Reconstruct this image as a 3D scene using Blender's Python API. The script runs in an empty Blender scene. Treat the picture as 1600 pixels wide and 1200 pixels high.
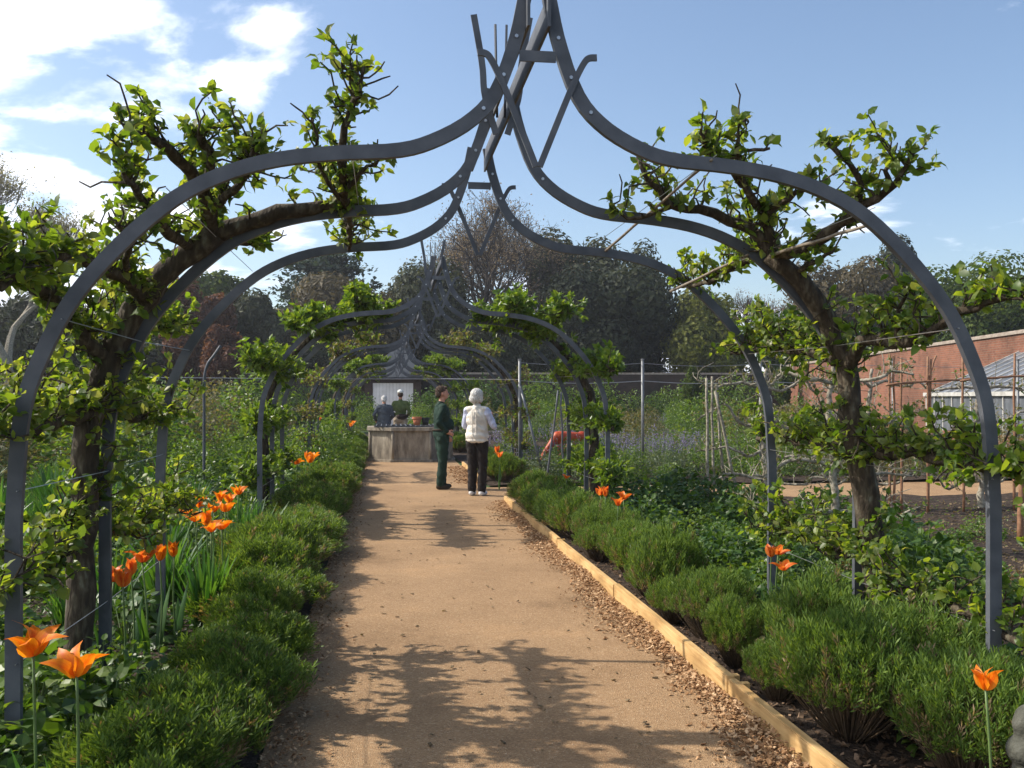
import bpy, bmesh, math
import numpy as np
from mathutils import Vector, Matrix
# ------------------------------------------------------------------ camera, sky, sun, exposure
scene = bpy.context.scene
COL = scene.collection
F_PX, CAM_H = 1500.0, 1.55
PSI, PIT = math.atan(200 / 1500), math.atan(22 / 1500)
cam_d = bpy.data.cameras.new('camera'); cam = bpy.data.objects.new('camera', cam_d); COL.objects.link(cam)
cam_d.sensor_width = 36; cam_d.lens = 36 * F_PX / 1600; cam_d.clip_start = 0.05; cam_d.clip_end = 2000
cam.location = (0, 0, CAM_H); cam.rotation_euler = (math.pi / 2 + PIT, 0, -PSI)
scene.camera = cam
SUN_EL, SUN_AZ = math.radians(41), math.radians(-72)      # azimuth from +Y, clockwise positive
SUN = Vector((math.sin(SUN_AZ) * math.cos(SUN_EL), math.cos(SUN_AZ) * math.cos(SUN_EL), math.sin(SUN_EL)))
world = bpy.data.worlds.new('World'); scene.world = world; world.use_nodes = True
nt = world.node_tree; N = nt.nodes; L = nt.links
for n in list(N): N.remove(n)
sky = N.new('ShaderNodeTexSky'); sky.sky_type = 'NISHITA'; sky.sun_disc = False
sky.sun_elevation = SUN_EL; sky.sun_rotation = SUN_AZ; sky.altitude = 50
sky.air_density = 1.0; sky.dust_density = 1.2; sky.ozone_density = 2.0
tc = N.new('ShaderNodeTexCoord')
sep = N.new('ShaderNodeSeparateXYZ'); L.new(tc.outputs['Generated'], sep.inputs[0])
def wmath(op, a, b=None, c=None, clamp=False):
    m = N.new('ShaderNodeMath'); m.operation = op; m.use_clamp = clamp
    for i, x in enumerate((a, b, c)):
        if x is None: continue
        if isinstance(x, (int, float)): m.inputs[i].default_value = x
        else: L.new(x, m.inputs[i])
    return m.outputs[0]
zz = wmath('ADD', wmath('MAXIMUM', sep.outputs[2], 0.0), 0.16)
cx = wmath('DIVIDE', sep.outputs[0], zz); cy = wmath('DIVIDE', sep.outputs[1], zz)
comb = N.new('ShaderNodeCombineXYZ'); L.new(cx, comb.inputs[0]); L.new(cy, comb.inputs[1])
cn = N.new('ShaderNodeTexNoise'); cn.inputs['Scale'].default_value = 1.9; cn.inputs['Detail'].default_value = 9
cn.inputs['Roughness'].default_value = 0.55; cn.inputs['Distortion'].default_value = 0.25
cmap = N.new('ShaderNodeMapping'); cmap.inputs['Location'].default_value = (4.3, 7.9, 1.2)
L.new(comb.outputs[0], cmap.inputs[0]); L.new(cmap.outputs[0], cn.inputs['Vector'])
# a cloud bank on the sun's side of the sky and low cumulus all round the horizon
side = wmath('MAXIMUM', wmath('MULTIPLY_ADD', sep.outputs[0], -1.0, -0.145), -0.11)
low = wmath('MULTIPLY', wmath('MAXIMUM', wmath('SUBTRACT', 0.25, wmath('MAXIMUM', sep.outputs[2], 0.0)), -0.02), 1.15)
cov = wmath('ADD', wmath('ADD', wmath('MULTIPLY_ADD', cn.outputs['Fac'], 1.5, -0.25), side), low)
mr = N.new('ShaderNodeMapRange'); mr.interpolation_type = 'SMOOTHSTEP'
mr.inputs['From Min'].default_value = 0.585; mr.inputs['From Max'].default_value = 0.76
L.new(cov, mr.inputs['Value'])
cn2 = N.new('ShaderNodeTexNoise'); cn2.inputs['Scale'].default_value = 2.3; cn2.inputs['Detail'].default_value = 6
L.new(cmap.outputs[0], cn2.inputs['Vector'])
cr = N.new('ShaderNodeValToRGB'); cr.color_ramp.elements[0].color = (5.2, 5.9, 7.2, 1); cr.color_ramp.elements[1].color = (10.5, 10.6, 11.0, 1)
cr.color_ramp.elements[0].position = 0.3; cr.color_ramp.elements[1].position = 0.62
L.new(cn2.outputs['Fac'], cr.inputs[0])
mx = N.new('ShaderNodeMix'); mx.data_type = 'RGBA'
L.new(mr.outputs[0], mx.inputs['Factor']); L.new(sky.outputs[0], mx.inputs['A']); L.new(cr.outputs[0], mx.inputs['B'])
bg = N.new('ShaderNodeBackground'); bg.inputs['Strength'].default_value = 0.135
out = N.new('ShaderNodeOutputWorld'); L.new(mx.outputs['Result'], bg.inputs['Color']); L.new(bg.outputs[0], out.inputs[0])
sun_d = bpy.data.lights.new('sun', 'SUN'); sun_d.energy = 4.8; sun_d.angle = math.radians(0.53); sun_d.color = (1.0, 0.93, 0.82)
sun = bpy.data.objects.new('sun', sun_d); COL.objects.link(sun); sun.rotation_euler = SUN.to_track_quat('Z', 'Y').to_euler(); sun.location = (-20, 5, 20)
vs = scene.view_settings; vs.view_transform = 'Standard'; vs.look = 'None'; vs.exposure = 0.45; vs.gamma = 1.0; vs.use_curve_mapping = False
cy_ = scene.cycles; cy_.use_denoising = True; cy_.max_bounces = 6; cy_.transparent_max_bounces = 8; cy_.diffuse_bounces = 3; cy_.glossy_bounces = 2; cy_.transmission_bounces = 4
cy_.sample_clamp_indirect = 6.0
# ------------------------------------------------------------------ helpers
RNG = np.random.default_rng(7)
_c, _s = math.cos(PSI), math.sin(PSI)
CR = np.array([_c, -_s, 0]); CF = np.array([_s * math.cos(PIT), _c * math.cos(PIT), math.sin(PIT)]); CU = np.array([-_s * math.sin(PIT), -_c * math.sin(PIT), math.cos(PIT)])
CC = np.array([0, 0, CAM_H])
def ray(u, v): return CF + CR * (u - 800) / F_PX + CU * (600 - v) / F_PX
def P(u, v, Y): d = ray(u, v); return CC + d * Y / d[1]                     # point on the plane y = Y
def G(u, v, z=0.0): d = ray(u, v); return CC + d * (z - CAM_H) / d[2]       # point on the ground
def Z(u, v, z): d = ray(u, v); return CC + d * z                            # point at a depth
def px(x): d = np.asarray(x) - CC; z = d @ CF; return 800 + F_PX * (d @ CR) / z, 600 - F_PX * (d @ CU) / z, z
class MB:
    """collects geometry; build() links it as one mesh object"""
    def __init__(s): s.V = []; s.F3 = []; s.F4 = []; s.M3 = []; s.M4 = []; s.n = 0
    def add(s, V, F, m=0):
        V = np.asarray(V, float).reshape(-1, 3); F = np.asarray(F, int)
        if F.size == 0: return s
        s.V.append(V)
        (s.F3 if F.shape[1] == 3 else s.F4).append(F + s.n); (s.M3 if F.shape[1] == 3 else s.M4).append(np.full(len(F), m, int)); s.n += len(V)
        return s
    def add2(s, V, F3, F4, m=0):
        n0 = s.n; V = np.asarray(V, float).reshape(-1, 3); s.V.append(V); s.n += len(V)
        for F, A, M in ((F3, s.F3, s.M3), (F4, s.F4, s.M4)):
            if F is not None and len(F): A.append(np.asarray(F, int) + n0); M.append(np.full(len(F), m, int))
        return s
    def box(s, lo, hi, m=0):
        x0, y0, z0 = lo; x1, y1, z1 = hi
        V = [(x0, y0, z0), (x1, y0, z0), (x1, y1, z0), (x0, y1, z0), (x0, y0, z1), (x1, y0, z1), (x1, y1, z1), (x0, y1, z1)]
        return s.add(V, [(3, 2, 1, 0), (4, 5, 6, 7), (0, 1, 5, 4), (1, 2, 6, 5), (2, 3, 7, 6), (3, 0, 4, 7)], m)
    def tube(s, pts, rad, k=6, m=0, cap=True, ref=None):
        p = np.asarray(pts, float); n = len(p); r = np.broadcast_to(np.asarray(rad, float), (n,)) if np.ndim(rad) < 1 or len(np.atleast_1d(rad)) in (1, n) else np.interp(np.linspace(0, 1, n), np.linspace(0, 1, len(rad)), rad)
        t = np.gradient(p, axis=0); t /= np.linalg.norm(t, axis=1)[:, None] + 1e-9
        a = np.array(ref if ref is not None else (0.31, 0.17, 0.93)); 
        if abs(t[0] @ a) > 0.93: a = np.array((0.9, -0.4, 0.1))
        V = []
        for i in range(n):
            b = np.cross(t[i], a); b /= np.linalg.norm(b) + 1e-9; a2 = np.cross(b, t[i]); a = a2
            th = np.arange(k) * 2 * math.pi / k
            V.append(p[i] + r[i] * (np.cos(th)[:, None] * b + np.sin(th)[:, None] * a2))
        V = np.concatenate(V); i = np.arange(n - 1)[:, None] * k; j = np.arange(k)[None, :]; j2 = (j + 1) % k
        F = np.stack([i + j, i + j2, i + k + j2, i + k + j], -1).reshape(-1, 4)
        F3 = []
        if cap:
            V = np.vstack([V, p[0], p[-1]]); q = n * k
            F3 = [(q, (a_ + 1) % k, a_) for a_ in range(k)] + [(q + 1, (n - 1) * k + a_, (n - 1) * k + (a_ + 1) % k) for a_ in range(k)]
        return s.add2(V, F3, F, m)
    def bar(s, pts, wid, dep, nrm, m=0):
        """flat bar swept along pts: wid across (in plane), dep along nrm"""
        p = np.asarray(pts, float); n = len(p); nn = np.asarray(nrm, float); nn = nn / np.linalg.norm(nn)
        t = np.gradient(p, axis=0); t /= np.linalg.norm(t, axis=1)[:, None] + 1e-9
        b = np.cross(t, nn); b /= np.linalg.norm(b, axis=1)[:, None] + 1e-9
        w = np.broadcast_to(np.asarray(wid, float), (n,))[:, None] / 2; d = dep / 2
        V = np.stack([p - b * w - nn * d, p + b * w - nn * d, p + b * w + nn * d, p - b * w + nn * d], 1).reshape(-1, 3)
        i = np.arange(n - 1)[:, None] * 4; j = np.arange(4)[None, :]; j2 = (j + 1) % 4
        Fc = np.stack([i + j, i + j2, i + 4 + j2, i + 4 + j], -1).reshape(-1, 4).tolist()
        Fc += [(3, 2, 1, 0), tuple(4 * (n - 1) + q for q in range(4))]
        return s.add(V, Fc, m)
    def inst(s, tmpl, pos, R, sc, m=0):
        """copies of a template (V, F3, F4) at pos with frames R (columns = axes) and scales"""
        V, F3, F4 = tmpl; n = len(pos)
        if n == 0: return s
        sc = np.asarray(sc, float); sc = sc[:, None] if sc.ndim == 1 else sc
        W = np.einsum('nij,nkj->nki', R, V[None] * sc[:, None, :] if sc.shape[1] == 3 else V[None] * sc[:, :, None]) + np.asarray(pos)[:, None]
        k = len(V); off = (np.arange(n) * k)[:, None, None]
        f3 = (np.asarray(F3)[None] + off).reshape(-1, 3) if len(F3) else []
        f4 = (np.asarray(F4)[None] + off).reshape(-1, 4) if len(F4) else []
        return s.add2(W.reshape(-1, 3), f3, f4, m)
    def mesh(s, name, smooth=False):
        V = np.concatenate(s.V) if s.V else np.zeros((0, 3))
        F3 = np.concatenate(s.F3) if s.F3 else np.zeros((0, 3), int); F4 = np.concatenate(s.F4) if s.F4 else np.zeros((0, 4), int)
        me = bpy.data.meshes.new(name); me.vertices.add(len(V)); me.vertices.foreach_set('co', V.astype(np.float32).ravel())
        nl = F3.size + F4.size; me.loops.add(nl); me.loops.foreach_set('vertex_index', np.concatenate([F3.ravel(), F4.ravel()]).astype(np.int32))
        npoly = len(F3) + len(F4); me.polygons.add(npoly)
        st = np.concatenate([np.arange(len(F3)) * 3, F3.size + np.arange(len(F4)) * 4]).astype(np.int32)
        me.polygons.foreach_set('loop_start', st)
        mi = np.concatenate((s.M3 or [np.zeros(0, int)]) + (s.M4 or [np.zeros(0, int)])).astype(np.int32)
        me.polygons.foreach_set('material_index', mi)
        me.polygons.foreach_set('use_smooth', np.full(npoly, bool(smooth)))
        me.update(calc_edges=True); me.validate(); return me
    def build(s, name, mats, parent=None, smooth=False, loc=None):
        return obj(name, s.mesh(name, smooth), mats, parent, loc)
def obj(name, me, mats, parent=None, loc=None):
    o = bpy.data.objects.new(name, me); COL.objects.link(o)
    if me is not None and len(me.materials) == 0:
        for m in (mats if isinstance(mats, (list, tuple)) else [mats]): me.materials.append(m)
    if parent is not None: o.parent = parent
    if loc is not None: o.location = loc
    return o
def tag(o, label, cat, group=None, kind=None):
    if label: o['label'] = label
    if cat: o['category'] = cat
    if group: o['group'] = group
    if kind: o['kind'] = kind
    return o
def thing(name, label, cat, loc=(0, 0, 0), rz=0.0, group=None, sc=1.0):
    o = bpy.data.objects.new(name, None); COL.objects.link(o); o.empty_display_size = 0.1
    o.location = loc; o.rotation_euler = (0, 0, rz); o.scale = (sc, sc, sc) if np.isscalar(sc) else sc
    return tag(o, label, cat, group)
def copy_tree(o, parent=None):
    c = o.copy(); COL.objects.link(c)
    if parent is not None: c.parent = parent
    for ch in list(o.children): copy_tree(ch, c)
    return c
def struct(o): o['kind'] = 'structure'; return o
def frames(d, n=None, rng=RNG):
    """frames whose y axis is d; z axis near n"""
    d = np.asarray(d, float); d = d / (np.linalg.norm(d, axis=1)[:, None] + 1e-9)
    if n is None: n = rng.normal(size=d.shape)
    x = np.cross(d, n); x /= np.linalg.norm(x, axis=1)[:, None] + 1e-9
    z = np.cross(x, d); return np.stack([x, d, z], -1)
def unit(v): v = np.asarray(v, float); return v / (np.linalg.norm(v, axis=-1, keepdims=True) + 1e-9)
def smooth_path(pts, n):
    p = np.asarray(pts, float)
    q = np.vstack([2 * p[0] - p[1], p, 2 * p[-1] - p[-2]]); m = len(p) - 1
    tt = np.linspace(0, m, n); i = np.minimum(tt.astype(int), m - 1); t = (tt - i)[:, None]
    a, b, c, d = q[i], q[i + 1], q[i + 2], q[i + 3]
    return 0.5 * (2 * b + (c - a) * t + (2 * a - 5 * b + 4 * c - d) * t ** 2 + (3 * b - a - 3 * c + d) * t ** 3)
# ------------------------------------------------------------------ materials
def mat(name): m = bpy.data.materials.new(name); m.use_nodes = True; return m, m.node_tree.nodes, m.node_tree.links, m.node_tree.nodes['Principled BSDF']
def ramp(n, stops):
    r = n.new('ShaderNodeValToRGB'); e = r.color_ramp.elements
    while len(e) < len(stops): e.new(0.5)
    for x, (p, c) in zip(e, stops): x.position = p; x.color = (*c, 1)
    return r
def m_noise(name, stops, scale=8, rough=0.8, bump=0.0, bscale=None, detail=6, metal=0.0, spec=0.3, obj_space=True, stretch=None, bdist=0.01):
    m, n, l, b = mat(name)
    t = n.new('ShaderNodeTexCoord'); tn = n.new('ShaderNodeTexNoise'); tn.inputs['Scale'].default_value = scale; tn.inputs['Detail'].default_value = detail
    src = t.outputs['Object' if obj_space else 'Generated']
    if stretch:
        mp = n.new('ShaderNodeMapping'); mp.inputs['Scale'].default_value = stretch; l.new(src, mp.inputs[0]); src = mp.outputs[0]
    l.new(src, tn.inputs['Vector']); r = ramp(n, stops); l.new(tn.outputs['Fac'], r.inputs[0]); l.new(r.outputs[0], b.inputs['Base Color'])
    b.inputs['Roughness'].default_value = rough; b.inputs['Metallic'].default_value = metal; b.inputs['Specular IOR Level'].default_value = spec
    if bump:
        bn = n.new('ShaderNodeTexNoise'); bn.inputs['Scale'].default_value = bscale or scale * 3; bn.inputs['Detail'].default_value = 8; l.new(src, bn.inputs['Vector'])
        bp = n.new('ShaderNodeBump'); bp.inputs['Strength'].default_value = bump; bp.inputs['Distance'].default_value = bdist; l.new(bn.outputs['Fac'], bp.inputs['Height']); l.new(bp.outputs[0], b.inputs['Normal'])
    return m
def m_leaf(name, stops, trans=0.4, rough=0.42, spec=0.5, tcol=None):
    """each leaf its own tint; lets light through"""
    m, n, l, b = mat(name)
    g = n.new('ShaderNodeNewGeometry'); r = ramp(n, stops); oi = n.new('ShaderNodeObjectInfo'); ad = n.new('ShaderNodeMath'); ad.operation = 'ADD'; l.new(g.outputs['Random Per Island'], ad.inputs[0]); l.new(oi.outputs['Random'], ad.inputs[1]); fr = n.new('ShaderNodeMath'); fr.operation = 'FRACT'; l.new(ad.outputs[0], fr.inputs[0]); l.new(fr.outputs[0], r.inputs[0])
    l.new(r.outputs[0], b.inputs['Base Color']); b.inputs['Roughness'].default_value = rough; b.inputs['Specular IOR Level'].default_value = spec
    tr = n.new('ShaderNodeBsdfTranslucent'); hs = n.new('ShaderNodeMix'); hs.data_type = 'RGBA'; hs.blend_type = 'MULTIPLY'; hs.inputs['Factor'].default_value = 1.0
    l.new(r.outputs[0], hs.inputs['A']); hs.inputs['B'].default_value = (*(tcol or (1.9, 1.75, 0.6)), 1); l.new(hs.outputs['Result'], tr.inputs['Color'])
    mx = n.new('ShaderNodeMixShader'); mx.inputs[0].default_value = trans; l.new(b.outputs[0], mx.inputs[1]); l.new(tr.outputs[0], mx.inputs[2])
    l.new(mx.outputs[0], n['Material Output'].inputs['Surface']); return m
def m_plain(name, col, rough=0.6, metal=0.0, spec=0.4):
    return m_noise(name, [(0.3, tuple(c * 0.82 for c in col)), (0.7, tuple(min(1, c * 1.14) for c in col))], 14, rough, 0.08, 60, metal=metal, spec=spec)
M = {}
M['steel'] = m_noise('steel', [(0.3, (0.052, 0.057, 0.068)), (0.55, (0.080, 0.087, 0.102)), (0.74, (0.105, 0.110, 0.122)), (0.82, (0.095, 0.072, 0.058))], 9, 0.55, 0.25, 90, metal=0.0, spec=0.45, bdist=0.003)
M['wire'] = m_plain('wire', (0.45, 0.46, 0.48), 0.35, 0.8)
M['cane'] = m_noise('cane', [(0.3, (0.12, 0.095, 0.07)), (0.7, (0.26, 0.22, 0.17))], 25, 0.6, 0.2, 120)
M['canered'] = m_noise('canered', [(0.3, (0.16, 0.075, 0.04)), (0.7, (0.30, 0.16, 0.09))], 25, 0.65, 0.2, 120)
M['bark'] = m_noise('bark', [(0.25, (0.020, 0.015, 0.010)), (0.5, (0.050, 0.037, 0.024)), (0.64, (0.10, 0.082, 0.055)), (0.74, (0.16, 0.16, 0.12))], 30, 0.9, 1.0, 48, stretch=(1, 1, 0.35), bdist=0.02)
M['barkpale'] = m_noise('barkpale', [(0.3, (0.11, 0.09, 0.065)), (0.5, (0.26, 0.23, 0.175)), (0.75, (0.42, 0.39, 0.32))], 26, 0.9, 0.6, 70, bdist=0.01)
M['barkfar'] = m_noise('barkfar', [(0.3, (0.028, 0.023, 0.02)), (0.7, (0.075, 0.062, 0.052))], 3, 0.9)
G_ = lambda a, b, c: [(0.0, a), (0.5, b), (1.0, c)]
M['apple'] = m_leaf('apple_leaf', G_((0.045, 0.092, 0.014), (0.100, 0.165, 0.025), (0.20, 0.25, 0.050)), 0.55, 0.42, 0.45, tcol=(2.4, 2.1, 0.6))
M['appleyoung'] = m_leaf('apple_young_leaf', G_((0.055, 0.095, 0.02), (0.125, 0.16, 0.05), (0.22, 0.235, 0.09)), 0.5, 0.45, tcol=(2.3, 2.1, 0.7))
M['pear'] = m_leaf('pear_leaf', G_((0.055, 0.11, 0.014), (0.10, 0.17, 0.022), (0.17, 0.23, 0.035)), 0.45, 0.4)
M['sparse'] = m_leaf('sparse_leaf', G_((0.07, 0.075, 0.03), (0.12, 0.12, 0.05), (0.19, 0.155, 0.08)), 0.35, 0.6)
M['lavender'] = m_leaf('lavender_leaf', G_((0.045, 0.088, 0.017), (0.092, 0.158, 0.028), (0.155, 0.222, 0.048)), 0.34, 0.55, 0.3)
M['twig'] = m_noise('twig', [(0.3, (0.05, 0.033, 0.02)), (0.7, (0.13, 0.088, 0.05))], 30, 0.9)
M['broad'] = m_leaf('broad_leaf', G_((0.020, 0.050, 0.010), (0.042, 0.092, 0.016), (0.085, 0.145, 0.026)), 0.35, 0.45, 0.35)
M['fresh'] = m_leaf('fresh_leaf', G_((0.045, 0.10, 0.014), (0.085, 0.155, 0.02), (0.15, 0.21, 0.035)), 0.42, 0.42)
M['grey'] = m_leaf('grey_leaf', G_((0.055, 0.085, 0.045), (0.10, 0.135, 0.075), (0.17, 0.20, 0.13)), 0.3, 0.6)
M['strap'] = m_leaf('strap_leaf', G_((0.022, 0.075, 0.014), (0.045, 0.125, 0.022), (0.085, 0.175, 0.035)), 0.4, 0.4)
M['tan'] = m_leaf('dry_leaf', G_((0.08, 0.055, 0.028), (0.16, 0.115, 0.06), (0.27, 0.20, 0.12)), 0.3, 0.75)
M['mauve'] = m_leaf('mauve_petal', G_((0.15, 0.13, 0.21), (0.23, 0.20, 0.30), (0.33, 0.30, 0.40)), 0.4, 0.6, tcol=(1.2, 1.1, 1.3))
M['tulip'] = m_leaf('tulip_petal', G_((0.72, 0.115, 0.012), (0.85, 0.18, 0.016), (0.92, 0.27, 0.028)), 0.5, 0.45, 0.35, tcol=(1.1, 1.05, 0.6))
M['tulipred'] = m_leaf('tulip_red_petal', G_((0.62, 0.055, 0.014), (0.74, 0.085, 0.016), (0.85, 0.13, 0.022)), 0.5, 0.45, 0.35, tcol=(1.1, 0.9, 0.6))
for _k, _a, _b in (('tulip', (0.92, 0.32, 0.012), (0.82, 0.14, 0.006)), ('tulipred', (0.85, 0.26, 0.03), (0.72, 0.085, 0.014))):
    _n, _l = M[_k].node_tree.nodes, M[_k].node_tree.links; _t = _n.new('ShaderNodeTexCoord'); _s = _n.new('ShaderNodeSeparateXYZ'); _l.new(_t.outputs['Object'], _s.inputs[0])
    _w = _n.new('ShaderNodeTexNoise'); _w.inputs['Scale'].default_value = 5; _mp = _n.new('ShaderNodeMapping'); _mp.inputs['Scale'].default_value = (1, 5, 0.6); _l.new(_t.outputs['Object'], _mp.inputs[0]); _l.new(_mp.outputs[0], _w.inputs['Vector'])
    _y = _n.new('ShaderNodeMath'); _y.operation = 'ABSOLUTE'; _l.new(_s.outputs[1], _y.inputs[0]); _m = _n.new('ShaderNodeMath'); _m.operation = 'MULTIPLY_ADD'; _l.new(_y.outputs[0], _m.inputs[0]); _m.inputs[1].default_value = 2.6; _l.new(_w.outputs['Fac'], _m.inputs[2])
    _r = ramp(_n, [(0.35, _b), (1.05, _a)]); _l.new(_m.outputs[0], _r.inputs[0])
    for _x in list(_n):
        if _x.type == 'BSDF_PRINCIPLED': _l.new(_r.outputs[0], _x.inputs['Base Color'])
        if _x.type == 'BSDF_TRANSLUCENT': _l.new(_r.outputs[0], _x.inputs['Color'])
M['stem'] = m_plain('stem', (0.10, 0.16, 0.045), 0.5)
M['soil'] = m_noise('soil', [(0.3, (0.022, 0.015, 0.010)), (0.55, (0.055, 0.036, 0.024)), (0.75, (0.11, 0.076, 0.05))], 14, 0.95, 1.0, 45, bdist=0.05)
# ------------------------------------------------------------------ setting: ground, paths, beds, edging
def grid(x0, x1, y0, y1, nx, ny, zf):
    X, Y = np.meshgrid(np.linspace(x0, x1, nx + 1), np.linspace(y0, y1, ny + 1)); V = np.stack([X, Y, zf(X, Y)], -1).reshape(-1, 3)
    i = np.arange(ny)[:, None] * (nx + 1); j = np.arange(nx)[None]; F = np.stack([i + j, i + j + 1, i + j + nx + 2, i + j + nx + 1], -1).reshape(-1, 4)
    return V, F
def wob(X, Y, s=1.0, seed=0):
    return (np.sin(X * 2.3 * s + seed) * np.cos(Y * 1.9 * s + 1.3 * seed) + 0.6 * np.sin(X * 5.1 * s + Y * 3.7 * s + seed) + 0.4 * np.cos(Y * 9.7 * s - X * 7.3 * s)) / 2
m, n, l, b = mat('garden_ground')
t = n.new('ShaderNodeTexCoord'); n1 = n.new('ShaderNodeTexNoise'); n1.inputs['Scale'].default_value = 0.35; n1.inputs['Detail'].default_value = 6; l.new(t.outputs['Object'], n1.inputs['Vector'])
r1 = ramp(n, [(0.38, (0.05, 0.036, 0.024)), (0.5, (0.045, 0.055, 0.018)), (0.62, (0.045, 0.085, 0.018))]); l.new(n1.outputs['Fac'], r1.inputs[0])
n2 = n.new('ShaderNodeTexNoise'); n2.inputs['Scale'].default_value = 22; n2.inputs['Detail'].default_value = 8; l.new(t.outputs['Object'], n2.inputs['Vector'])
mxx = n.new('ShaderNodeMix'); mxx.data_type = 'RGBA'; mxx.blend_type = 'OVERLAY'; mxx.inputs['Factor'].default_value = 0.7; l.new(r1.outputs[0], mxx.inputs['A']); l.new(n2.outputs['Fac'], mxx.inputs['B']); l.new(mxx.outputs['Result'], b.inputs['Base Color'])
b.inputs['Roughness'].default_value = 0.95; bp = n.new('ShaderNodeBump'); bp.inputs['Distance'].default_value = 0.06; l.new(n2.outputs['Fac'], bp.inputs['Height']); l.new(bp.outputs[0], b.inputs['Normal'])
M['ground'] = m
V, F = grid(-400, 400, -60, 700, 40, 38, lambda X, Y: X * 0)
struct(MB().add(V, F).build('ground', M['ground']))
def m_gravel(name, dark, mid, pale, big=1.0):
    m, n, l, b = mat(name); t = n.new('ShaderNodeTexCoord')
    v = n.new('ShaderNodeTexVoronoi'); v.inputs['Scale'].default_value = 95 * big; l.new(t.outputs['Object'], v.inputs['Vector'])
    r = ramp(n, [(0.0, dark), (0.45, mid), (0.85, mid), (0.97, pale)]); sp = n.new('ShaderNodeSeparateColor'); l.new(v.outputs['Color'], sp.inputs[0]); l.new(sp.outputs[0], r.inputs[0])
    big_n = n.new('ShaderNodeTexNoise'); big_n.inputs['Scale'].default_value = 0.9; big_n.inputs['Detail'].default_value = 7; big_n.inputs['Roughness'].default_value = 0.65; l.new(t.outputs['Object'], big_n.inputs['Vector'])
    r2 = ramp(n, [(0.30, (0.60, 0.58, 0.56)), (0.44, (0.90, 0.89, 0.88)), (0.55, (1.0, 1.0, 1.0)), (0.70, (1.18, 1.15, 1.10))]); l.new(big_n.outputs['Fac'], r2.inputs[0])
    mm = n.new('ShaderNodeMix'); mm.data_type = 'RGBA'; mm.blend_type = 'MULTIPLY'; mm.inputs['Factor'].default_value = 1.0; l.new(r.outputs[0], mm.inputs['A']); l.new(r2.outputs[0], mm.inputs['B']); l.new(mm.outputs['Result'], b.inputs['Base Color'])
    fn = n.new('ShaderNodeTexNoise'); fn.inputs['Scale'].default_value = 160 * big; fn.inputs['Detail'].default_value = 4; l.new(t.outputs['Object'], fn.inputs['Vector'])
    add = n.new('ShaderNodeMath'); add.operation = 'ADD'; l.new(v.outputs['Distance'], add.inputs[0]); l.new(fn.outputs['Fac'], add.inputs[1])
    bp = n.new('ShaderNodeBump'); bp.inputs['Strength'].default_value = 0.8; bp.inputs['Distance'].default_value = 0.006; l.new(add.outputs[0], bp.inputs['Height']); l.new(bp.outputs[0], b.inputs['Normal'])
    b.inputs['Roughness'].default_value = 0.9; b.inputs['Specular IOR Level'].default_value = 0.25; return m
M['gravel'] = m_gravel('path_gravel', (0.25, 0.153, 0.080), (0.36, 0.224, 0.117), (0.475, 0.33, 0.195), 1.5)
PX0, PX1 = -0.52, 1.74           # main path edges
CY0, CY1 = 13.95, 16.5           # cross path
V, F = grid(PX0, PX1, -2, 72, 12, 200, lambda X, Y: 0.010 + 0.006 * wob(X, Y, 0.7, 2))
struct(MB().add(V, F).build('path', M['gravel'], smooth=True))
V, F = grid(PX1, 40, CY0, CY1, 60, 8, lambda X, Y: 0.010 + 0.004 * wob(X, Y, 0.7, 4))
struct(MB().add(V, F).build('cross_path', M['gravel'], smooth=True))
hl = lambda X, Y: 0.05 + 0.035 * wob(X, Y, 1.3, 1)
for nm, (x0, x1, y0, y1) in dict(flower_bed_left=(-9, PX0, 0.5, 40), flower_bed_right=(PX1 + 0.05, 14, 0.5, CY0 - 0.03), flower_bed_far=(PX1 + 0.05, 16, CY1 + 0.03, 40)).items():
    V, F = grid(x0, x1, y0, y1, int((x1 - x0) * 7), int((y1 - y0) * 6), hl); struct(MB().add(V, F).build(nm, M['soil'], smooth=True))
# timber edging boards
m, n, l, b = mat('new_timber'); t = n.new('ShaderNodeTexCoord'); mp = n.new('ShaderNodeMapping'); mp.inputs['Scale'].default_value = (14, 1.1, 14); l.new(t.outputs['Object'], mp.inputs[0])
wn = n.new('ShaderNodeTexNoise'); wn.inputs['Scale'].default_value = 3; wn.inputs['Detail'].default_value = 8; wn.inputs['Distortion'].default_value = 0.8; l.new(mp.outputs[0], wn.inputs['Vector'])
r = ramp(n, [(0.25, (0.40, 0.235, 0.085)), (0.5, (0.56, 0.36, 0.15)), (0.75, (0.66, 0.46, 0.22))]); l.new(wn.outputs['Fac'], r.inputs[0])
dn = n.new('ShaderNodeTexNoise'); dn.inputs['Scale'].default_value = 1.7; dn.inputs['Detail'].default_value = 8; l.new(t.outputs['Object'], dn.inputs['Vector'])
r2 = ramp(n, [(0.34, (0.46, 0.40, 0.34)), (0.46, (0.82, 0.78, 0.72)), (0.58, (1, 1, 1))]); l.new(dn.outputs['Fac'], r2.inputs[0])
mm = n.new('ShaderNodeMix'); mm.data_type = 'RGBA'; mm.blend_type = 'MULTIPLY'; mm.inputs['Factor'].default_value = 1.0; l.new(r.outputs[0], mm.inputs['A']); l.new(r2.outputs[0], mm.inputs['B'])
l.new(mm.outputs['Result'], b.inputs['Base Color']); b.inputs['Roughness'].default_value = 0.7
bp = n.new('ShaderNodeBump'); bp.inputs['Strength'].default_value = 0.3; bp.inputs['Distance'].default_value = 0.004; l.new(wn.outputs['Fac'], bp.inputs['Height']); l.new(bp.outputs[0], b.inputs['Normal'])
M['timber'] = m
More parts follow.
